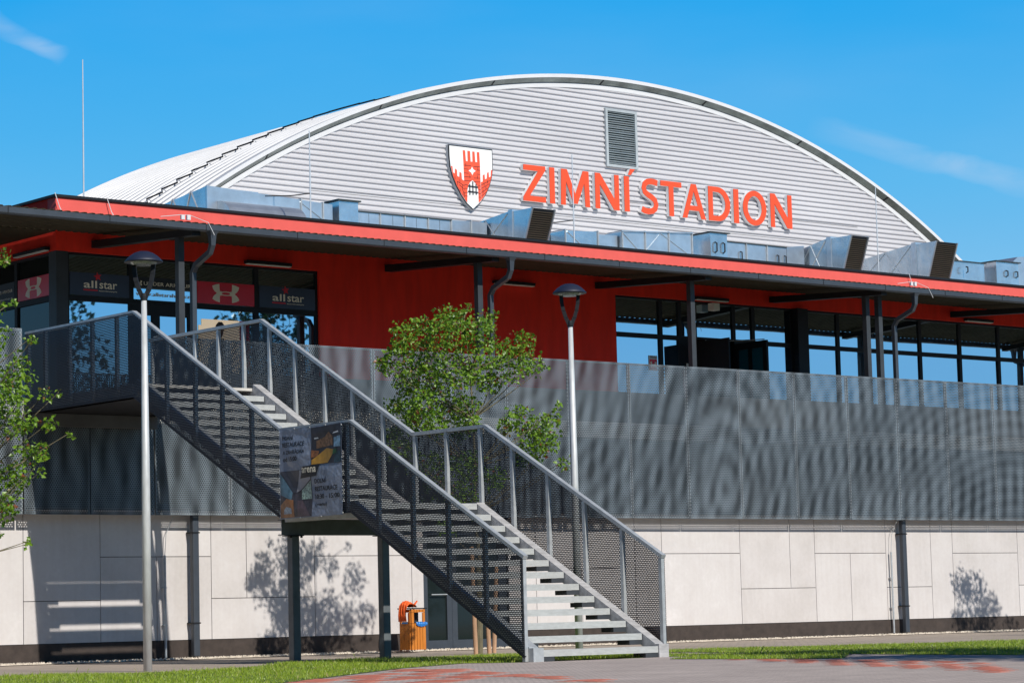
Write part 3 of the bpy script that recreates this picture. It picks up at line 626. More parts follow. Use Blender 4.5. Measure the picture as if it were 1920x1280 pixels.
# louvred vent
lv = build('louvre_vent', MB().box(27.27, 27.35, GY-.11, GY-.035, 13.22, 14.89).box(28.39, 28.47, GY-.11, GY-.035, 13.22, 14.89).box(27.35, 28.39, GY-.11, GY-.035, 13.22, 13.29).box(27.35, 28.39, GY-.11, GY-.035, 14.82, 14.89), M('vent_frame', (.42, .46, .48), .5), HB)
build('back', MB().box(27.35, 28.39, GY-.045, GY-.038, 13.29, 14.82), M('vent_dark', (.03, .05, .055), .7), lv)
mb = MB(); z = 13.31
while z < 14.8:
    mb.hexa([(27.35, GY-.105, z), (28.39, GY-.105, z), (28.39, GY-.10, z), (27.35, GY-.10, z), (27.35, GY-.06, z+.035), (28.39, GY-.06, z+.035), (28.39, GY-.055, z+.035), (27.35, GY-.055, z+.035)]); z += .064
build('slats', mb, M('vent_slat', (.30, .36, .39), .5, .2), lv)
# hall body
mb = MB(); mb.box(8.25, 8.5, GY+.05, 38.3, 0, 6.6).box(46.9, 47.15, GY+.05, 38.3, 0, 6.6).box(8.5, 46.9, GY+.05, GY+.2, 0, 8.0)
build('hall_wall', mb, white_sheet, HB)
rows = []
for zz in [0, 6.6]+[6.6+i*.5 for i in range(1, 18)]:
    s = (RR-.05)**2-(zz-CZ)**2
    h = min(19.4, math.sqrt(s)) if s > 0 else 0
    rows += [(CX-h, 38.3, zz), (CX+h, 38.3, zz)]
build('back_wall', MB().add(rows, [(2*i, 2*i+1, 2*i+3, 2*i+2) for i in range(len(rows)//2-1)]), white_sheet, HB)

# ------------------------------------------------------------------ big lettering
SG = root('stadium_lettering', 'large orange red words ZIMNÍ STADION standing off the white gable', 'lettering', (29.3, 28.45, 11.97))
LY = 28.45; B0, B1 = 11.965, 12.975
SW = .175
def letter_shapes(ch):
    s = .19   # stroke as a fraction of 1 m tall letters, in metres
    W = {'Z': .81, 'I': .19, 'M': 1.07, 'N': .90, 'S': .72, 'T': .82, 'A': .93, 'D': .88, 'O': .97}[ch]
    if ch == 'I': return W, [[(0, 0), (W, 0), (W, 1), (0, 1)]]
    if ch == 'Z': return W, [[(0, 0), (W, 0), (W, .15), (.23, .15), (W, .89), (W, 1), (0.02, 1), (0.02, .85), (.55, .85), (0, .11)]]
    if ch == 'N': return W, [[(0, 0), (.17, 0), (.17, .70), (.70, 0), (W, 0), (W, 1), (W-.17, 1), (W-.17, .30), (.19, 1), (0, 1)]]
    if ch == 'M': return W, [[(0, 0), (.17, 0), (.20, .66), (.46, .06), (.61, .06), (.87, .66), (.90, 0), (W, 0), (W-.03, 1), (W-.24, 1), (.535, .33), (.24, 1), (.03, 1)]]
    if ch == 'T': return W, [[(W/2-.09, 0), (W/2+.09, 0), (W/2+.09, .85), (W, .85), (W, 1), (0, 1), (0, .85), (W/2-.09, .85)]]
    if ch == 'A': return W, [[(0, 0), (.18, 0), (.26, .23), (.67, .23), (.75, 0), (W, 0), (.56, 1), (.37, 1)], [(.31, .37), (.465, .80), (.62, .37)]]
    if ch == 'D':
        o = [(0, 0), (.38, 0)] + [(.38+.50*math.sin(a), .5-.5*math.cos(a)) for a in [PI*k/16 for k in range(1, 16)]] + [(.38, 1), (0, 1)]
        i = [(.18, .15), (.36, .15)] + [(.36+.33*math.sin(a), .5-.35*math.cos(a)) for a in [PI*k/14 for k in range(1, 14)]] + [(.36, .85), (.18, .85)]
        return W, [o, i]
    if ch == 'O':
        o = [(W/2+W/2*math.cos(a), .5+.515*math.sin(a)) for a in [2*PI*k/36 for k in range(36)]]
        i = [(W/2+(W/2-.19)*math.cos(a), .5+.355*math.sin(a)) for a in [2*PI*k/36 for k in range(36)]]
        return W, [o, i]
    if ch == 'S':
        c = [(.665, .90), (.55, .925), (.42, .935), (.28, .915), (.17, .84), (.135, .73), (.17, .62), (.29, .545), (.44, .48), (.56, .40), (.60, .28), (.56, .16), (.45, .09), (.30, .065), (.16, .08), (.045, .125)]
        L, R = [], []
        for k, p in enumerate(c):
            a = Vector(c[max(k-1, 0)]); b3 = Vector(c[min(k+1, len(c)-1)]); d = (b3-a).normalized(); nn = Vector((-d.y, d.x))*.083
            L.append((p[0]+nn.x, p[1]+nn.y)); R.append((p[0]-nn.x, p[1]-nn.y))
        return W, [L + R[::-1]]
spec = [('Z', 24.1, 24.91), ('I', 25.06, 25.24), ('M', 25.46, 26.53), ('N', 26.74, 27.64), ('I', 27.84, 28.03), ('S', 28.46, 29.18), ('T', 29.25, 30.07), ('A', 30.09, 31.02), ('D', 31.14, 32.02), ('I', 32.17, 32.37), ('O', 32.55, 33.52), ('N', 33.7, 34.6)]
for k, (ch, x0, x1) in enumerate(spec):
    W, loops = letter_shapes(ch); f = lambda p: (x0 + p[0]/W*(x1-x0), B0 + p[1]*(B1-B0))
    lp = [[f(p) for p in l] for l in loops]
    if k == 4: acc = [(28.0, 13.02), (28.10, 13.02), (28.27, 13.20), (28.09, 13.20)]
    mb = MB(); mb.prism(lp, FY(LY), -.13, -.012)
    fr = MB(); fr.prism(lp, FY(LY), -.011, .008)
    if k == 4:
        mb.prism([acc], FY(LY), -.13, -.012); fr.prism([acc], FY(LY), -.011, .008)
    side = build('letter', mb, letter_side, SG)
    build('letter_face', fr, letter_m, side)

# ------------------------------------------------------------------ coat of arms
CA = root('coat_of_arms', 'large shield with a red castle tower on white, left of the lettering on the gable', 'coat of arms', (22.3, 28.45, 11.6))
def sh(u, v): return (21.66-.12+1.47*u, 13.245-1.66*v)      # u 0..1 across, v 0..1 down
def S(px, py):                                             # enlarged photo pixels to shield coordinates
    u = (px-190)/720.; return sh(u, (py-(125+(px-190)*.121))/1030.)
out = [S(*p) for p in [(190, 125), (910, 212), (912, 540), (890, 680), (850, 820), (790, 950), (700, 1080), (570, 1200), (470, 1100), (380, 960), (300, 800), (240, 640), (205, 480), (192, 300)]]
cu_, cv_ = sum(p[0] for p in out)/len(out), sum(p[1] for p in out)/len(out)
grow = lambda l, s: [((p[0]-cu_)*s+cu_, (p[1]-cv_)*s+cv_) for p in l]
fnS = FY(28.45)
build('shield_side', MB().prism([grow(out, 1.035)], fnS, -.15, -.03), M('shield_side_grey', (.42, .45, .48), .5), CA)
build('shield_border', MB().prism([grow(out, 1.035)], fnS, -.029, -.002), black_p, CA)
build('shield_field', MB().prism([out], fnS, -.001, .004), shield_w, CA)
wallL = [S(*p) for p in [(207, 470), (232, 475), (240, 580), (270, 600), (275, 515), (308, 540), (310, 640), (345, 660), (350, 572), (382, 590), (388, 700), (424, 722), (424, 1020), (380, 955), (300, 800), (240, 640)]]
tower = [S(*p) for p in [(413, 205), (452, 210), (462, 390), (492, 395), (492, 215), (536, 222), (542, 400), (575, 403), (575, 228), (612, 232), (622, 408), (655, 412), (652, 238), (692, 242), (700, 470), (705, 1060), (665, 1100), (663, 880), (640, 800), (600, 740), (568, 715), (530, 740), (495, 800), (475, 880), (470, 1090), (428, 1030), (426, 720), (420, 400)]]
hole = [S(*p) for p in [(565, 480), (590, 530), (630, 558), (590, 585), (568, 635), (545, 585), (500, 552), (545, 525)]]
wallR = [S(*p) for p in [(710, 748), (742, 742), (745, 630), (775, 618), (780, 702), (812, 690), (820, 592), (845, 580), (850, 672), (880, 655), (888, 548), (908, 545), (905, 600), (885, 690), (850, 815), (790, 945), (710, 1055)]]
cst = MB(); cst.prism([wallL], fnS, .005, .012); cst.prism([tower, hole], fnS, .005, .012); cst.prism([wallR], fnS, .005, .012)
castle = build('castle', cst, shield_r, CA)
bl = MB()
def hl(a, c, w=.010):
    (x0, z0), (x1, z1) = S(*a), S(*c); bl.bar((x0, 28.434, z0), (x1, 28.434, z1), w, .004, (0, 0, 1) if abs(x1-x0) > abs(z1-z0) else (1, 0, 0))
for y0 in (460, 520, 590, 655, 720): hl((424, y0), (500 if y0 in (520, 590) else 545, y0+10)); hl((640 if y0 in (520, 590) else 590, y0+25), (700, y0+30))
for y0 in (790, 850, 920, 980): hl((428, y0), (478, y0+6)); hl((662, y0+25), (703, y0+30)); hl((250 + (y0-700)*.6, y0-60), (424, y0+20)); hl((710, y0+10), (870-(y0-790)*.3, y0-70))
for x0, y0 in [(270, 640), (350, 700), (310, 740), (390, 800), (350, 850), (400, 920), (760, 760), (820, 720), (790, 820), (740, 880), (455, 430), (520, 620), (660, 500), (650, 640)]: hl((x0, y0), (x0+1, y0+55))
build('brick_lines', bl, black_p, castle)
gb = MB()
for x0 in (515, 568, 622): 
    (a, z0), (b3, z1) = S(x0, 735 if x0 == 568 else 780), S(x0, 965); gb.bar((a, 28.43, z0), (b3, 28.43, z1), .028, .006)
for y0 in (815, 905): 
    (a, z0), (b3, z1) = S(482, y0-4), S(655, y0+22); gb.bar((a, 28.422, z0), (b3, 28.422, z1), .028, .006, (0, 0, 1))
build('gate_grille', gb, black_p, CA)

# ------------------------------------------------------------------ roof ductwork
DG = 'galvanised ventilation ducts on the entrance roof'
RZ = 8.2
def duct(lb, loc): return root('ventilation_duct', lb, 'ventilation duct', loc, DG)
def fbox(x0, x1, y0, y1, zl, zr, zb=RZ+.1):      # box whose top tilts from zl to zr
    return MB().hexa([(x0, y0, zb), (x1, y0, zb), (x1, y1, zb), (x0, y1, zb), (x0, y0, zl), (x1, y0, zr), (x1, y1, zr), (x0, y1, zl)])
def flange(par, x, y0, z1):
    build('flange', MB().box(x-.012, x+.012, y0-.028, y0-.002, RZ+.12, z1+.022).box(x-.012, x+.012, y0-.002, y0+.5, z1+.002, z1+.022), galv, par)
def crease(t, pts, r=.012):
    build('folded_crease', MB().tube(pts, r, 5), duct_m2, t)
# left unit: tapered side, plate and quarter round hood
t = duct('left duct with tall plate and rounded hood, nearest the left roof corner', (8, 18.5, RZ))
build('transition', MB().hexa([(7.31, 18.55, RZ), (8.6, 18.55, RZ), (8.6, 20.6, RZ), (7.31, 20.6, RZ), (7.31, 18.55, 9.49), (8.6, 18.55, 9.47), (8.6, 20.6, 9.30), (7.31, 20.6, 9.30)]), duct_m, t)
crease(t, [(7.30, 18.7, 8.8), (7.30, 19.1, 9.47), (7.30, 19.4, 8.8), (7.30, 19.8, 9.4), (7.30, 20.1, 8.8)])
build('back_plate', fbox(7.31, 9.6, 18.50, 18.545, 9.50, 9.40), duct_m2, t)
hood = [(18.495-.0, 9.20)] + [(18.49-.55*math.sin(PI/2*k/8), 8.62+.58*math.cos(PI/2*k/8)) for k in range(9)] + [(17.94, RZ), (18.49, RZ)]
build('hood', MB().prism([hood], lambda u, v, w: (w, u, v), 7.55, 9.45), duct_m2, t)
# long run A
t = duct('long low duct run with dark lidded box, left of the first intake hood', (11, 18.5, RZ))
build('transition', fbox(9.6, 10.45, 18.5, 19.4, 9.40, 9.36), duct_m2, t)
crease(t, [(9.62, 18.49, 9.35), (10.4, 18.49, 8.9)])
b1 = build('filter_box', fbox(10.55, 11.05, 18.4, 19.05, 9.44, 9.44), duct_m, t); build('lid', MB().box(10.5, 11.1, 18.35, 19.1, 9.443, 9.475), lid_m, b1)
b1 = build('duct_section', fbox(11.06, 13.65, 18.5, 19.3, 9.26, 9.26), duct_m2, t); build('lid', MB().box(11.06, 13.65, 18.47, 19.3, 9.263, 9.285), lid_m, b1)
build('fastenings', (lambda m: [m.box(11.4+.32*i, 11.43+.32*i, 18.485, 18.499, 8.95, 8.97) and m.box(11.4+.32*i, 11.405+.32*i, 18.495, 18.499, 8.7, 9.25) for i in range(7)] and m)(MB()), lid_m, b1)
build('transition', fbox(13.66, 14.65, 18.5, 19.3, 9.28, 9.30), duct_m2, t)
for x, z in [(9.64, 9.40), (10.2, 9.37), (11.7, 9.27), (12.36, 9.27), (13.0, 9.27), (13.64, 9.27), (14.2, 9.30)]: flange(t, x, 18.5, z)
build('cable_run', MB().tube([(9.7, 18.44, 8.95), (11.2, 18.42, 8.9), (12.6, 18.44, 8.93), (14.4, 18.42, 8.88)], .014, 5), black_metal, t)
# intake hoods
def intake(lb, x, w, y1, z0, z1, yb=.42, deep=.52):
    t = duct(lb, (x, 17.6, RZ)); zc = z1
    build('flared_duct', MB().hexa([(x, 17.80, RZ+.1), (x+w, 17.80, RZ+.1), (x+w, y1, RZ+.1), (x, y1, RZ+.1), (x, 17.80, zc), (x+w, 17.80, zc), (x+w, y1, z0), (x, y1, z0)]), duct_m, t)
    build('collar', MB().box(x-.025, x+w+.025, 17.66, 17.80, RZ+.1, zc+.03), duct_m2, t)
    build('head', MB().hexa([(x, 17.5, RZ+.1), (x+w, 17.5, RZ+.1), (x+w, 17.66, RZ+.1), (x, 17.66, RZ+.1), (x, 17.02, zc-.02), (x+w, 17.02, zc-.02), (x+w, 17.66, zc-.02), (x, 17.66, zc-.02)]), duct_m, t)
    dy = (17.5-17.02)/(zc-.02-RZ-.1)
    gr_ = MB(); z = RZ+.16
    while z < zc-.08:
        y = 17.5-(z-RZ-.1)*dy
        gr_.hexa([(x+.03, y-.035, z), (x+w-.03, y-.035, z), (x+w-.03, y-.005, z), (x+.03, y-.005, z), (x+.03, y-.045, z+.02), (x+w-.03, y-.045, z+.02), (x+w-.03, y-.02, z+.02), (x+.03, y-.02, z+.02)]); z += .045
    build('grille', gr_, M('bronze_grille', (.11, .09, .065), .5, .3), t)
    yb_ = 17.5-.0; q = []
    for xx in (x, x+w): build('grille_frame', MB().bar((xx, 17.5-.03, RZ+.1), (xx, 17.02-.03, zc-.02), .04, .04), duct_m2, t)
    build('grille_back', MB().bar((x+w/2, 17.5-.008, RZ+.1), (x+w/2, 17.02-.008, zc-.03), w-.05, .006), black_metal, t)
    crease(t, [(x-.008, y1-.1, z0-.5), (x-.008, (y1+17.8)/2, (z0+zc)/2-.02), (x-.008, 17.85, RZ+.3)])
    crease(t, [(x-.008, y1-.1, z0-.05), (x-.008, (y1+17.8)/2+.2, RZ+.5), (x-.008, 17.85, zc-.05)])
intake('first intake hood with slanted brown grille, below the shield', 14.71, .64, 19.45, 9.30, 9.46)
intake('middle intake hood with slanted brown grille, below the last letters', 24.79, .60, 18.9, 9.40, 9.60)
intake('right intake hood with slanted brown grille, below the right foot of the arch', 27.87, .78, 19.6, 9.48, 9.68)
# run B
t = duct('light duct run with creased panels and a tall two handled box, under the lettering', (19, 18.5, RZ))
for x0, x1, a, c, dy in [(15.6, 16.9, 9.24, 9.26, 19.0), (16.92, 17.95, 9.30, 9.34, 18.5), (18.0, 18.62, 9.30, 9.32, 18.6), (18.66, 20.92, 9.40, 9.52, 18.5)]:
    build('duct_section', fbox(x0, x1, dy, dy+.7, a, c), duct_m2 if x0 > 17.9 else duct_m, t)
build('top_flange', MB().bar((18.66, 18.47, 9.41), (20.92, 18.47, 9.53), .03, .02, (0, 1, 0)), duct_m2, t)
crease(t, [(18.7, 18.49, 9.38), (19.3, 18.49, 8.9), (19.9, 18.49, 9.45), (20.9, 18.49, 8.95)]); crease(t, [(17.0, 18.49, 9.28), (17.5, 18.49, 8.95)])
for x, z in [(16.94, 9.31), (17.93, 9.34), (18.68, 9.41), (19.4, 9.45), (20.15, 9.49), (20.9, 9.53), (22.7, 9.41), (23.4, 9.41)]: flange(t, x, 18.5, z)
b1 = build('filter_box', fbox(21.42, 21.97, 18.4, 19.0, 9.57, 9.57), duct_m, t); build('lid', MB().box(21.37, 22.03, 18.34, 19.06, 9.573, 9.60), lid_m, b1)
for x in (21.56, 21.82): build('handle', MB().tube([(x, 18.39, 9.10), (x, 18.33, 9.13), (x, 18.33, 9.32), (x, 18.39, 9.35)], .018, 6), black_metal, b1)
b1 = build('duct_section', fbox(21.98, 24.08, 18.5, 19.2, 9.40, 9.40), duct_m2, t); build('lid', MB().box(21.98, 24.08, 18.47, 19.2, 9.403, 9.425), lid_m, b1)
for x in (22.5, 23.75, 24.0): build('handle', MB().tube([(x, 18.49, 8.98), (x, 18.44, 9.0), (x, 18.44, 9.18), (x, 18.49, 9.2)], .016, 6), black_metal, b1)
build('transition', fbox(24.09, 24.7, 18.5, 19.2, 9.42, 9.5), duct_m2, t)
# run C at the far right
t = duct('far right duct with two dark lidded boxes, beyond the last intake hood', (31, 18.5, RZ))
b1 = build('duct_section', fbox(29.9, 31.45, 18.5, 19.2, 9.50, 9.50), duct_m, t); build('lid', MB().box(29.9, 31.5, 18.46, 19.2, 9.503, 9.525), lid_m, b1)
b1 = build('filter_box', fbox(31.82, 32.72, 18.4, 19.05, 9.58, 9.58), duct_m, t); build('lid', MB().box(31.77, 32.78, 18.35, 19.1, 9.583, 9.61), lid_m, b1)
for x in (30.6, 32.2, 32.6): build('handle', MB().tube([(x, 18.39, 9.20), (x, 18.33, 9.22), (x, 18.33, 9.34), (x, 18.39, 9.36)], .018, 6), black_metal, b1)
build('cowl', MB().prism([[(32.75, RZ), (33.9, RZ), (33.9, 9.7), (33.5, 9.85), (32.95, 9.8), (32.75, 9.66)]], lambda u, v, w: (u, w, v), 18.6, 19.3), duct_m2, t)
build('brace', MB().tube([(28.3, 18.2, 9.1), (28.6, 18.2, 9.5)], .02, 5), white_trim, t) if False else None

for x, zt, lb in [(3.55, 11.39, 'tall thin lightning rod against the open sky at the left'), (8.82, 10.54, 'thin lightning rod in front of the left foot of the arch'), (15.9, 10.71, 'thin lightning rod crossing the first word of the lettering'), (25.72, 10.82, 'thin lightning rod in front of the right part of the gable')]:
    t = root('lightning_rod', lb, 'lightning rod', (x, 17, RZ), 'lightning rods on the entrance roof')
    build('rod', MB().tube([(x, 17, RZ), (x, 17, (RZ+zt)/2), (x, 17, zt)], [.017, .015, .010], 6), rod_m, t)
    build('foot', MB().lathe((x, 17, RZ), [(.15, 0), (.15, .08), (.03, .1)], 12), concrete_m, t)
    if x > 4 and x < 25: build('clamp', MB().tube([(x, 17, 9.25), (x-.35, 17.2, 9.2), (x-.7, 17.6, 9.22)], .012, 5), black_metal, t)

# ------------------------------------------------------------------ staircase
ST = root('outdoor_staircase', 'long galvanised steel staircase with perforated dark side screens climbing to the terrace', 'staircase', (1.25, 0, 0))
W = 2.5
Y1, Y2, Y3, Y4 = 3.73, 5.46, 9.49, 12.93
Z1, Z2 = 2.245, 4.42
K1 = .5495; K2 = (5.562-3.407)/(Y3-Y2)
RZ0, RZ1, RZ2 = 1.37, 3.407, 5.562
SLP = [(0, .05), (Y1+.0, 2.10), (Y2, 2.10), (Y3, 4.19), (Y4, 4.19)]      # lower edge of the screens
RAIL = [(0, RZ0), (Y1, RZ1), (Y2, RZ1), (Y3, RZ2), (Y4, RZ2)]
def zat(path, y):
    for (a, za), (c, zc) in zip(path[:-1], path[1:]):
        if y <= c: return za + (zc-za)*(y-a)/(c-a)
    return path[-1][1]
posts = [0.03, .80, 1.57, 2.34, 3.12, 3.85, 4.65, 5.42, 6.22, 7.00, 7.74, 8.55, 9.27, 10.02, 10.78, 11.5, 12.3, 12.86]
for sx, xo, xp in ((-1, -.004, .035), (1, W+.004, W-.035)):
    # handrail
    r_ = MB()
    for (a, za), (c, zc) in zip(RAIL[:-1], RAIL[1:]): r_.bar((xp, a-(.02 if a == 0 else 0), za-.02), (xp, c, zc-.02), .075, .05)
    build('handrail', r_, galv, ST)
    for y in posts:
        low = zat(SLP, y)+.02 if y > .1 else .012
        build('post', MB().box(xp-.026, xp+.026, y-.03, y+.03, low, zat(RAIL, y)-.05), galv, ST)
    loop = [(y, z-.03) for y, z in RAIL] + [(y, z) for y, z in reversed(SLP)]
    # one perforated sheet per flight / landing
    for i in range(4):
        (a, za), (c, zc) = RAIL[i], RAIL[i+1]; (_, la), (_, lc) = SLP[i], SLP[i+1]
        build('screen_sheet', MB().prism([[(a+.003, za-.03), (c-.003, zc-.03), (c-.003, lc), (a+.003, la)]], lambda u, v, w: (w, u, v), xo-.001, xo+.001), mesh_y, ST)
    fr = MB()
    xb = .06+.002 if sx < 0 else W-.06-.002
    for (a, za), (c, zc) in zip(SLP[:-1], SLP[1:]): fr.bar((xo+.014*-sx, a, za+.02), (xo+.014*-sx, c, zc+.02), .02, .035)
    build('screen_edge', fr, anthracite if sx < 0 else galv, ST)
    # stringers (box section)
    xa, xc = (.075, .225) if sx < 0 else (W-.225, W-.075)
    st = MB()
    def strg(ya, yb, za, zb, h): st.hexa([(xa, ya, za-h), (xc, ya, za-h), (xc, yb, zb-h), (xa, yb, zb-h), (xa, ya, za), (xc, ya, za), (xc, yb, zb), (xa, yb, zb)])
    top = lambda y: .195 + .5495*y
    strg(0.0, Y1, top(0)+.0, top(Y1), .17)
    strg(Y1+.002, Y2, Z1+.02, Z1+.02, .22)
    up = lambda y: Z1+.06 + (Z2-Z1)/(Y3-Y2)*(y-Y2)
    strg(Y2+.002, Y3, up(Y2), up(Y3), .17)
    strg(Y3+.002, Y4, Z2, Z2, .22)
    st.box(xa-.012, xc+.012, -.10, -.002, .0, top(0)-.01)
    build('stringer', st, M('weathered_galvanised_stringer', (.48, .48, .49), .65, .15, .25, 5, None, .2, .01, (1, 3, 3)) if sx > 0 else galv, ST)
# treads: 12 + 12, folded plates with a nosing
def tread(y, z):
    x0, x1 = .24, W-.24
    t = MB(); t.box(x0, x1, y, y+.30, z-.018, z); t.box(x0, x1, y-.006, y-.001, z-.085, z+.001); t.box(x0, x1, y+.26, y+.265, z-.06, z-.02)
    o = build('tread', t, galv_tread, ST)
    build('tread_bracket', MB().box(x1-.22, x1+.012, y+.002, y+.25, z-.15, z-.087), anthracite, o); build('tread_bracket', MB().box(x0-.012, x0+.20, y+.002, y+.25, z-.15, z-.087), anthracite, o)
for i in range(13): tread(-.075+.316*i, .155+.1743*i)
for i in range(1, 13): tread(Y2-.02+.31*i, Z1+.1673*i+.002)
ld = MB(); ld.box(.23, W-.23, Y1+.03, Y2+.25, Z1-.02, Z1); build('landing', ld, galv_tread, ST)
ld = MB(); ld.box(.23, W-.23, Y3+.02, Y4+.05, Z2-.05, Z2-.004); build('landing', ld, concrete_m, ST)
# underside of the landings
build('landing_underside', MB().box(.06, W-.06, Y3+.05, Y4-.01, 4.20, 4.24), beam_m, ST)
build('landing_underside', MB().box(.23, W-.23, Y1+.1, Y2, Z1-.12, Z1-.08), darkconc_m, ST)
bmz = 1.90
for y in (5.15, 5.45): pass
build('landing_beam', MB().box(.06, W-.06, 5.52, 5.535, 1.86, 2.09).box(.06, W-.06, 5.535, 5.62, 1.86, 1.872).box(.06, W-.06, 5.535, 5.62, 2.078, 2.09), col_m, ST)
build('landing_beam', MB().box(.06, W-.06, Y4-.25, Y4-.12, 3.98, 4.19), darkconc_m, ST)
for x in (.29, 1.93):
    c = build('support_column', MB().box(x-.065, x+.065, 5.50, 5.63, -.02, 1.845), col_m, ST, bev=.008)
    build('base_plate', MB().box(x-.12, x+.12, 5.45, 5.68, 0, .02), col_m, c)
    build('head_plate', MB().box(x-.13, x+.13, 5.47, 5.66, 1.846, 1.858).box(x-.11, x-.08, 5.48, 5.5, 1.82, 1.845).box(x+.08, x+.11, 5.48, 5.5, 1.82, 1.845), black_metal, c)

# ------------------------------------------------------------------ banner
BN = root('restaurant_banner', 'grey vinyl restaurant banner with two interior photos, tied to the landing screen', 'banner', (-.02, 4.64, 2.08))
bx = -.012
Ya, Yb = 5.42, 3.88          # left edge (far) and right edge (near)
def bf(u, v, w):             # u 0..1 left to right, v 0..1 bottom to top
    y = Ya + (Yb-Ya)*u; z = 2.085 + v*1.305
    bulge = .014*math.sin(u*PI*3.1+v*2.3)*math.sin(v*PI*2.2+.5) + .010*math.sin(v*9+u*5)
    bulge *= min(1, 6*u, 6*(1-u))*min(1, 6*v, 6*(1-v))
    return (bx-.018-bulge-w, y, z + (.02*math.sin(u*PI)*(-1 if v > .9 else 0)))
def patch(name, u0, u1, v0, v1, mat, w=0, n=18, sub=None, shear=0):
    mb = MB(); vs = []; fs = []
    for j in range(n+1):
        for i in range(n+1): vs.append(bf(u0+(u1-u0)*i/n+shear*(j/n), v0+(v1-v0)*j/n, w))
    for j in range(n):
        for i in range(n): a = j*(n+1)+i; fs.append((a, a+1, a+n+2, a+n+1))
    k = len(vs); vs2 = [(v[0]+.0012, v[1], v[2]) for v in vs]
    mb.add(vs, fs); mb.add(vs2, [tuple(reversed(f)) for f in fs])
    return build(name, mb, mat, sub or BN, smooth=True)
patch('sheet', 0, 1, 0, 1, banner_cloth, 0, 40)
def pm(n, c, v=.3, s=6, r=.4): return M('print_'+n, c, r, 0, v, s)
def poly(name, pts, mat, w, par):
    # subdivide edges then drape
    mb = MB(); tri = tessellate_polygon([[Vector((a, b, 0)) for a, b in pts]])
    import bmesh
    bm = bmesh.new(); vv = [bm.verts.new((a, b, 0)) for a, b in pts]
    for t_ in tri:
        try: bm.faces.new([vv[i] for i in t_])
        except Exception: pass
    for _ in range(3):
        long = [e for e in bm.edges if e.calc_length() > .09]
        if not long: break
        bmesh.ops.subdivide_edges(bm, edges=long, cuts=1); bmesh.ops.triangulate(bm, faces=bm.faces)
    bm.verts.index_update()
    mb.add([bf(v.co.x, v.co.y, w) for v in bm.verts], [tuple(v.index for v in f.verts) for f in bm.faces]); bm.free()
    return build(name, mb, mat, par)
ph1 = patch('photo', .52, 1.0-.01, .565, .99, pm('dark_room', (.035, .035, .05), .5, 9), .003)
lastw = .006
poly('photo_table', [(.53, .57), (.78, .575), (.90, .71), (.76, .735), (.53, .62)], pm('yellow_table', (.52, .27, .035), .25, 8), lastw, ph1)
poly('photo_shelf', [(.60, .74), (.86, .76), (.86, .86), (.80, .92), (.74, .86), (.60, .82)], pm('shelf_wood', (.22, .115, .06), .8, 22), lastw, ph1)
poly('photo_window', [(.88, .74), (.985, .74), (.985, .86), (.88, .84)], pm('bright_window', (.22, .38, .52), .6, 18), lastw, ph1)
poly('photo_lamps', [(.57, .845), (.64, .85), (.63, .862), (.57, .86)], pm('lamp_white', (.8, .82, .85), .05), lastw, ph1)
poly('photo_lamps', [(.86, .885), (.96, .895), (.95, .915), (.88, .905)], pm('lamp_white2', (.8, .82, .85), .05), lastw, ph1)
poly('photo_chairs', [(.52, .64), (.62, .66), (.64, .71), (.52, .73)], pm('chair_brown', (.25, .10, .04), .8, 25), lastw, ph1)
poly('photo_chairs', [(.88, .57), (.985, .57), (.985, .70), (.91, .68)], pm('chair_blue', (.03, .07, .10), .8, 25), lastw, ph1)
poly('photo_plant', [(.86, .66), (.93, .67), (.92, .72), (.87, .71)], pm('plant_green', (.02, .10, .03), .8, 25), .008, ph1)
ph2 = patch('photo', .01, .51, .01, .525, pm('lower_room', (.06, .055, .07), .6, 9), .003)
poly('photo_ceiling', [(.02, .52), (.33, .52), (.26, .28), (.22, .28)], pm('ceiling_dark', (.055, .06, .085), .1), lastw, ph2)
poly('photo_ceiling', [(.335, .52), (.505, .52), (.505, .42), (.33, .30), (.268, .28)], pm('ceiling_pale', (.30, .30, .35), .2), lastw, ph2)
poly('photo_wall', [(.015, .50), (.215, .28), (.20, .20), (.015, .27)], pm('wall_teal', (.10, .19, .26), .4, 10), lastw, ph2)
poly('photo_window', [(.35, .20), (.505, .20), (.505, .40), (.35, .30)], pm('window_green', (.30, .42, .38), .8, 30), lastw, ph2)
poly('photo_table', [(.012, .012), (.24, .012), (.23, .20), (.12, .22), (.012, .15)], pm('table_orange', (.34, .15, .06), .4, 10), lastw, ph2)
poly('photo_plate', [(.07, .05), (.20, .05), (.20, .11), (.12, .13), (.08, .10)], pm('plate_white', (.35, .42, .50), .4, 30), .009, ph2)
poly('photo_aisle', [(.29, .012), (.49, .012), (.36, .19), (.29, .19)], pm('floor_brown', (.10, .07, .085), .4, 10), lastw, ph2)
ab = poly('logo_board', [(.345, .43), (.60, .445), (.655, .565), (.40, .56)], black_p, .011, BN)
def btext(s, u0, u1, v0, v1, mat=black_p, w=.004):
    return build('lettering', text_mb(s, bf, u0, u1, v0, v1, 0, w, .018), mat, BN)
btext('arena', .385, .60, .487, .545, logo_w, .0135)
for s, u1, v in [('HORNÍ', .23, .868), ('RESTAURACE', .41, .79), ('A ZAHRÁDKA', .42, .71), ('od 15:00', .30, .63)]: btext(s, .055, u1, v, v+.052 + (.012 if s[-1] == 'Í' else 0))
for s, u1, v in [('DOLNÍ', .75, .36), ('RESTAURACE', .93, .275), ('10:30 - 15:00', .955, .19), ('(menu)', .76, .10)]: btext(s, .565, u1, v, v+.052 + (.012 if s[-1] == 'Í' else 0))
ty = MB()
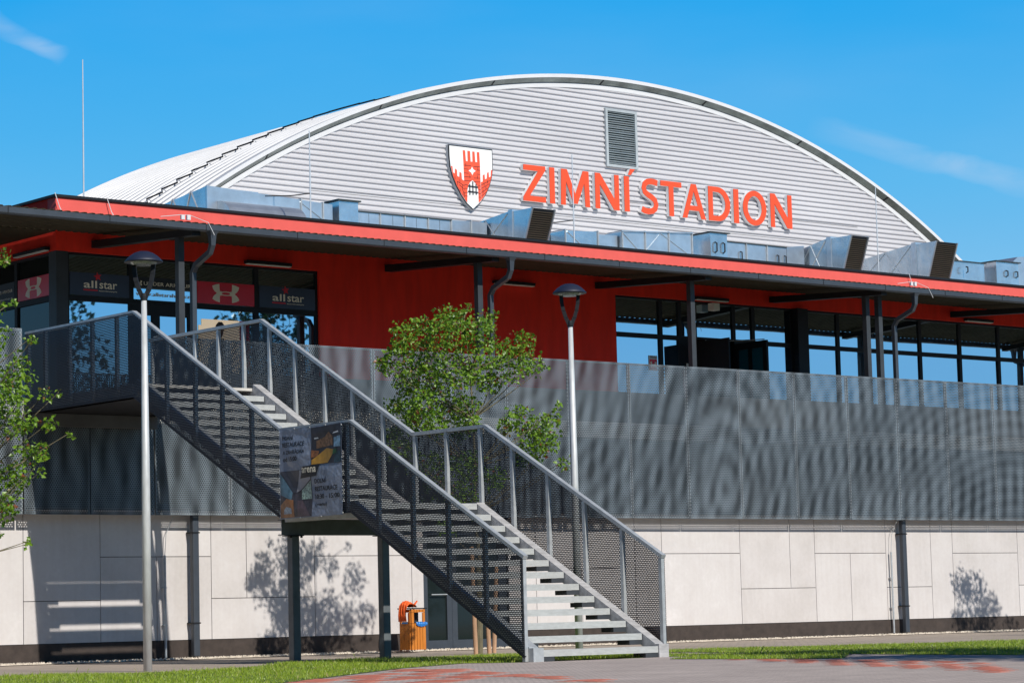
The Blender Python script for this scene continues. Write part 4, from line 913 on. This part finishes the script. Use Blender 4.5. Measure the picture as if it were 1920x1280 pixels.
for u, v in [(0, .97), (0, .62), (0, .22), (0, .02), (1, .97), (1, .62), (1, .3), (1, .02), (.25, 1), (.5, 1), (.75, 1), (.33, 0), (.66, 0)]:
    p = bf(u, v, .004); ty.box(p[0]-.004, p[0]+.01, p[1]-.008, p[1]+.008, p[2]-.008, p[2]+.008)
build('eyelets', ty, galv, BN)

# ------------------------------------------------------------------ street lamps
def lamp(x, y, H, lb):
    t = root('street_lamp', lb, 'street lamp', (x, y, 0), 'park lamps beside the staircase')
    hp = H-.66
    build('pole', MB().lathe((x, y, 0), [(.058, 0), (.055, hp*.5), (.036, hp)], 20), pole_m, t, smooth=True)
    build('socket', MB().lathe((x, y, hp-.005), [(.048, 0), (.048, .05), (.042, .09)], 16), black_metal, t)
    right = Vector((.77, -.637, 0))
    for s in (-1, 1):
        pr = [(.02, .03), (.062, .12), (.098, .23), (.120, .34), (.128, .44), (.128, .51)]
        build('arm', (lambda m: [m.bar(Vector((x, y, hp+a[1])) + right*s*a[0], Vector((x, y, hp+b_[1]+.012)) + right*s*b_[0], .06, .055, (0.637, .77, 0)) for a, b_ in zip(pr[:-1], pr[1:])] and m)(MB()), black_metal, t)
    z = hp+.50
    build('shade', MB().lathe((x, y, z), [(.255, .0), (.258, .010), (.23, .042), (.185, .085), (.13, .122), (.07, .145), (.001, .152)], 36), M('navy_lamp_shade', (.012, .018, .042), .55), t, smooth=True)
    build('lens', MB().lathe((x, y, z-.035), [(.001, 0), (.15, .0), (.17, .02), (.18, .034)], 28), M('ribbed_lens', (.35, .38, .38), .2, .2, .5, 60), t)
lamp(-3.38, 3.67, 5.565, 'tall street lamp in front of the left flight, nearest the camera, on the left lawn')
lamp(4.15, 3.7, 5.60, 'street lamp on the right, standing behind the staircase beside the young tree')

# ------------------------------------------------------------------ litter bin
BX, BY = 7.565, 12.3
t = root('litter_bin', 'orange slatted wooden litter bin with open top window by the glazed door', 'litter bin', (BX+.16, BY+.16, 0))
w = .33; H = .80
sl = MB()
for k in range(5):
    a = .006 + k*(w-.012)/5; c = a + (w-.012)/5-.008
    sl.box(BX+a, BX+c, BY-.018, BY, .05, .53).box(BX+a, BX+c, BY-.018, BY, .73, .785)
    sl.box(BX-.018, BX, BY+a, BY+c, .05, .53).box(BX-.018, BX, BY+a, BY+c, .73, .785)
    sl.box(BX+w, BX+w+.018, BY+a, BY+c, .05, .53).box(BX+a, BX+c, BY+w, BY+w+.018, .05, .53)
    if k in (0, 4):
        sl.box(BX+a, BX+c, BY-.018, BY, .535, .725); sl.box(BX-.018, BX, BY+a, BY+c, .535, .725)
build('slats', sl, wood_bin, t)
build('posts', MB().box(BX, BX+.02, BY+.001, BY+.02, .03, H).box(BX+w-.02, BX+w, BY+.001, BY+.02, .03, H).box(BX, BX+.02, BY+w-.02, BY+w, .03, H).box(BX+w-.02, BX+w, BY+w-.02, BY+w, .03, H), black_metal, t)
build('lid', MB().box(BX-.03, BX+w+.03, BY-.03, BY+w+.03, H-.008, H+.012), black_metal, t)
build('liner', MB().box(BX+.03, BX+w-.03, BY+.03, BY+w-.03, .06, .56).box(BX+.19, BX+w-.03, BY+.16, BY+w-.03, .561, .78), black_metal, t)
bagm = MB(); n = 14; vs = []
for j, (zz, off) in enumerate([(.555, .004), (.545, -.025), (.515, -.03), (.50, -.022)]):
    for i in range(n+1): vs.append((BX+.10+(w-.08)*i/n, BY-.02+off+.006*math.sin(i*2.1+j), zz-(.03*math.sin(PI*i/n) if j == 3 else 0)+.006*math.sin(i*1.7)))
bagm.add(vs, [(j*(n+1)+i, j*(n+1)+i+1, (j+1)*(n+1)+i+1, (j+1)*(n+1)+i) for j in range(3) for i in range(n)])
build('bin_bag', bagm, bluebag, t)
build('bag_rim', MB().box(BX-.024, BX-.019, BY+.08, BY+.24, .525, .55), bluebag, t)
# orange garment draped over the bin
mb = MB(); n = 12; vs = []
prof = [(.17, .012), (.13, .07), (.06, .115), (-.02, .12), (-.055, .07), (-.075, -.04), (-.082, -.14), (-.07, -.25)]
for j, (dx, dz) in enumerate(prof):
    for i in range(n+1):
        vs.append((BX+dx+.012*math.sin(i*1.9+j*.8), BY+.02+.26*i/n, H+.014+max(dz, -.3)*(1 if dz < 0 else (.55+.45*math.sin(PI*i/n)+.15*math.sin(i*2.3+j)))))
mb.add(vs, [(j*(n+1)+i, j*(n+1)+i+1, (j+1)*(n+1)+i+1, (j+1)*(n+1)+i) for j in range(len(prof)-1) for i in range(n)])
mb.hexa([(BX+.10, BY+.05, H+.05), (BX+.13, BY+.05, H+.04), (BX+.13, BY+.08, H+.04), (BX+.10, BY+.08, H+.05), (BX+.20, BY+.05, H+.145), (BX+.21, BY+.05, H+.13), (BX+.21, BY+.08, H+.13), (BX+.20, BY+.08, H+.145)])
tag(build('orange_cloth', mb, orange_cloth, loc=(BX, BY+.15, H)), 'crumpled orange cloth lying over the left side of the litter bin lid', 'cloth')

# ------------------------------------------------------------------ trees
def leafy(mb, c, r, n, ls, flat=1.0):
    for _ in range(n):
        while True:
            d = Vector((random.uniform(-1, 1), random.uniform(-1, 1), random.uniform(-1, 1)))
            if d.length <= 1: break
        d *= (1 if random.random() < .8 else 1.25)
        p = c + Vector((d.x*r, d.y*r, d.z*r*flat)); s = ls*random.uniform(.65, 1.3)
        a = Vector((random.gauss(0, 1), random.gauss(0, 1), random.gauss(-.5, .8))).normalized()
        b = a.cross(Vector((random.gauss(0, 1), random.gauss(0, 1), random.gauss(0, 1)))).normalized(); cn = a.cross(b)*s*.14
        e = p + a*s
        mb.add([p, p+a*s*.35+b*s*.40+cn, e, p+a*s*.35-b*s*.40+cn, p+a*s*.5-cn*.3], [(0, 1, 4), (1, 2, 4), (2, 3, 4), (3, 0, 4)])
def make_tree(name, lb, base, clusters, ls, dens, grp, tr_r=.055, fork=1.9, mat=None, flat=1.0):
    t = root(name, lb, 'tree', base, grp); B = Vector(base)
    tr = MB(); top = B+Vector((.04, .02, fork)); tr.tube([B, B+Vector((.02, 0, fork*.5)), top], [tr_r, tr_r*.9, tr_r*.75], 10)
    main = []
    cs = sorted(clusters, key=lambda c: c[0].z)
    apex = max(c[0].z for c in clusters)
    lead = [top]; z = fork
    cx = sum(c[0].x for c in clusters)/len(clusters); cy = sum(c[0].y for c in clusters)/len(clusters)
    axis = [top + (Vector((cx, cy, apex-.3)) - top)*(k/5)+Vector((random.uniform(-.06, .06), random.uniform(-.06, .06), 0)) for k in range(6)]
    tr.tube(axis, [tr_r*.6*(1-.17*k) for k in range(6)], 8)
    build('trunk', tr, bark_m, t)
    br = MB(); lf = MB()
    for c, r in clusters:
        # branch from the leader rising into the cluster
        s = min(axis, key=lambda q: abs((c.z-q.z) - .7*math.hypot(c.x-q.x, c.y-q.y)))
        mid = s.lerp(c, .55) + Vector((random.uniform(-.05, .05), random.uniform(-.05, .05), -.05)); 
        br.tube([s, mid, c, c+Vector((random.uniform(-.5, .5)*r, random.uniform(-.5, .5)*r, r*.8))], [tr_r*.22, tr_r*.14, tr_r*.07, tr_r*.03], 5)
        leafy(lf, c, r, int(dens*r*r/(ls*ls)), ls, flat)
    build('branches', br, bark_m, t); build('crown', lf, mat or leaf_m, t)
    return t
# centre tree: cluster centres in metres (x along the picture, z up) from the trunk at (5.7, 8.0)
def cl(base, pts, sc_, zc, spread, rnd):
    out = []; rt = Vector((.77, -.637, 0)); dp = Vector((.637, .77, 0))
    for u, z, r in pts:
        k = max(.15, 1-(u/2.4)**2)**.5
        out.append((Vector(base) + rt*(u*sc_) + dp*rnd.uniform(-spread, spread)*k + Vector((0, 0, z)), r*sc_))
    return out
rnd = random.Random(3)
cp = [(760, 640, 30), (795, 622, 28), (835, 600, 26), (868, 598, 24), (915, 600, 20), (905, 640, 34), (850, 645, 42), (800, 670, 38), (750, 680, 34), (722, 692, 17), (940, 655, 30), (985, 648, 26), (1000, 678, 25), (960, 690, 32), (900, 700, 38), (850, 712, 40), (800, 715, 36), (760, 715, 28), (925, 722, 22), (738, 762, 18), (765, 772, 28), (800, 770, 32), (842, 765, 34), (878, 762, 26), (780, 800, 25), (820, 810, 25), (860, 803, 26), (890, 800, 18), (978, 788, 28), (948, 800, 18), (1012, 800, 28), (1040, 788, 18), (1050, 768, 9), (1000, 838, 32), (1032, 833, 25), (982, 862, 16), (1010, 864, 12), (1060, 878, 13), (1076, 862, 6), (760, 860, 30), (820, 880, 35), (880, 880, 33), (800, 930, 30), (870, 940, 35), (930, 900, 24), (742, 825, 22), (840, 1000, 20), (905, 985, 18), (1025, 690, 9), (710, 672, 9), (880, 574, 9), (930, 580, 8), (775, 598, 8)]
SCL = 1/113.0
pts = [((px-895-(py-900)*.028)*SCL, .5623+(1166-(px-960)*.0252-py)*SCL, r*SCL) for px, py, r in cp]
make_tree('young_pear_tree', 'leafy young tree with airy green crown behind the stairs, before the terrace screen', (5.7, 8.0, 0), cl((5.7, 8.0, 0), pts, 1, 0, .85, rnd), .068, 15, 'young trees in a row along the building', .06, 1.5)
lp_ = [(5, 482, 18), (12, 560, 8), (0, 575, 12), (5, 640, 25), (20, 700, 30), (55, 692, 18), (80, 655, 11), (30, 745, 28), (0, 760, 30), (60, 762, 18), (98, 750, 14), (116, 745, 7), (20, 800, 30), (60, 800, 26), (98, 802, 16), (118, 815, 8), (30, 850, 28), (72, 852, 18), (10, 900, 28), (40, 900, 18), (98, 868, 10), (25, 950, 16), (55, 942, 8), (60, 885, 10), (8, 960, 12), (36, 1018, 8), (24, 1012, 6), (44, 1027, 6), (60, 640, 8)]
lr = random.Random(11)
for _ in range(44): lp_.append((lr.uniform(-260, -12), lr.uniform(470, 960), lr.uniform(20, 38)))
SC2 = 1/143.7
pts = [((px+121)*SC2, .5623+(1191-px*.0252-py)*SC2, r*SC2) for px, py, r in lp_]
TLX, TLY = -5.7, 5.1
make_tree('young_pear_tree', 'partly cropped young tree with light green leaves at the left picture edge', (TLX, TLY, 0), cl((TLX, TLY, 0), pts, 1, 0, .9, lr), .064, 13, 'young trees in a row along the building', .06, 1.5)
rr_ = random.Random(5)
pts = []
for _ in range(46):
    a = rr_.uniform(0, 1); u = rr_.uniform(-1.3, 1.3)*(1-.5*a); pts.append((u*1.25, 2.1+3.3*a, rr_.uniform(.18, .34)))
make_tree('young_pear_tree', 'young tree outside the right picture edge whose shadow falls on the pale wall', (23.75, 7.2, 0), cl((23.75, 7.2, 0), pts, 1, 0, 1.0, rr_), .08, 8.0, 'young trees in a row along the building', .06, 1.6)
# trees standing outside the frame, seen in reflections and by their shade
def big(name, lb, base, r, z0, z1, n, mat, conifer=False, grp=None):
    g = random.Random(int(base[0]*7+99)); c = []
    for k in range(n):
        a = k/(n-1) if conifer else g.random(); th = g.uniform(0, 2*PI)
        rad = r*((1-a)**.8 if conifer else math.sqrt(max(0, 1-(2*a-1)**2)))*math.sqrt(g.random())
        c.append((Vector((base[0]+rad*math.cos(th), base[1]+rad*math.sin(th), z0+(z1-z0)*a)), r*.28*(1-.5*a if conifer else 1)))
    make_tree(name, lb, base, c, .20, 5.0, grp, .16, z0, mat)
big('spruce_tree', 'tall dark spruce beyond the right picture edge, mirrored in the shop windows', (24.0, -8.7, 0), 2.7, 1.2, 14.5, 150, dark_leaf, True)
big('spruce_tree', 'broader dark spruce beyond the right picture edge, nearer the plaza', (17.6, -10.5, 0), 2.6, 1.0, 14, 130, dark_leaf, True)
big('maple_tree', 'broad leafy tree shading the plaza beyond the right picture edge', (3.2, -12.0, 0), 2.2, 3.6, 8.6, 70, dark_leaf)
big('maple_tree', 'second broad leafy tree nearest the camera side, shading the plaza edge', (.2, -17.0, 0), 2.3, 3.8, 9.0, 70, dark_leaf)
# unseen leaf belt added to block low sky light and deepen shadows
mb = MB(); g = random.Random(77)
def belt(p0, p1, n):
    for i in range(n):
        t_ = g.random(); x = p0[0]+(p1[0]-p0[0])*t_+g.uniform(-4, 4); y = p0[1]+(p1[1]-p0[1])*t_+g.uniform(-4, 4); z = g.uniform(0, 1)**.8*(17+3*math.sin(t_*40)); s_ = g.uniform(1.0, 2.2)
        a = Vector((g.gauss(0, 1), g.gauss(0, 1), g.gauss(0, .6))).normalized(); b_ = a.cross(Vector((g.gauss(0, 1), g.gauss(0, 1), g.gauss(0, 1)))).normalized(); p = Vector((x, y, z))
        mb.add([p-a*s_, p-b_*s_*.7, p+a*s_, p+b_*s_*.7], [(0, 1, 2, 3)])
belt((-48, 60), (-58, -60), 9000); belt((-58, -60), (12, -78), 5500)
wd = build('sky_blocker_belt', mb, dark_leaf); struct(wd, 'stuff'); wd['label'] = 'added unseen belt of dark leaves blocking low sky light, far to the left of and behind the viewpoint'
# stakes
for x, y, h, lean, lb in [(5.1, 7.35, 1.75, .02, 'pale debarked stake left of the young tree trunk'), (5.95, 8.05, 1.6, .03, 'dark stake just right of the young tree trunk'), (6.5, 8.6, 1.5, -.05, 'leaning stake farthest right behind the stair foot'), (-4.98, 4.8, 1.45, 0, 'tree stake at the left picture edge')]:
    tag(build('tree_stake', MB().tube([(x, y, 0), (x-lean, y, h*.5), (x-lean*2, y, h)], [.038, .036, .034], 10), stake_m, loc=(x, y, 0)), lb, 'tree stake', 'stakes supporting the young trees')
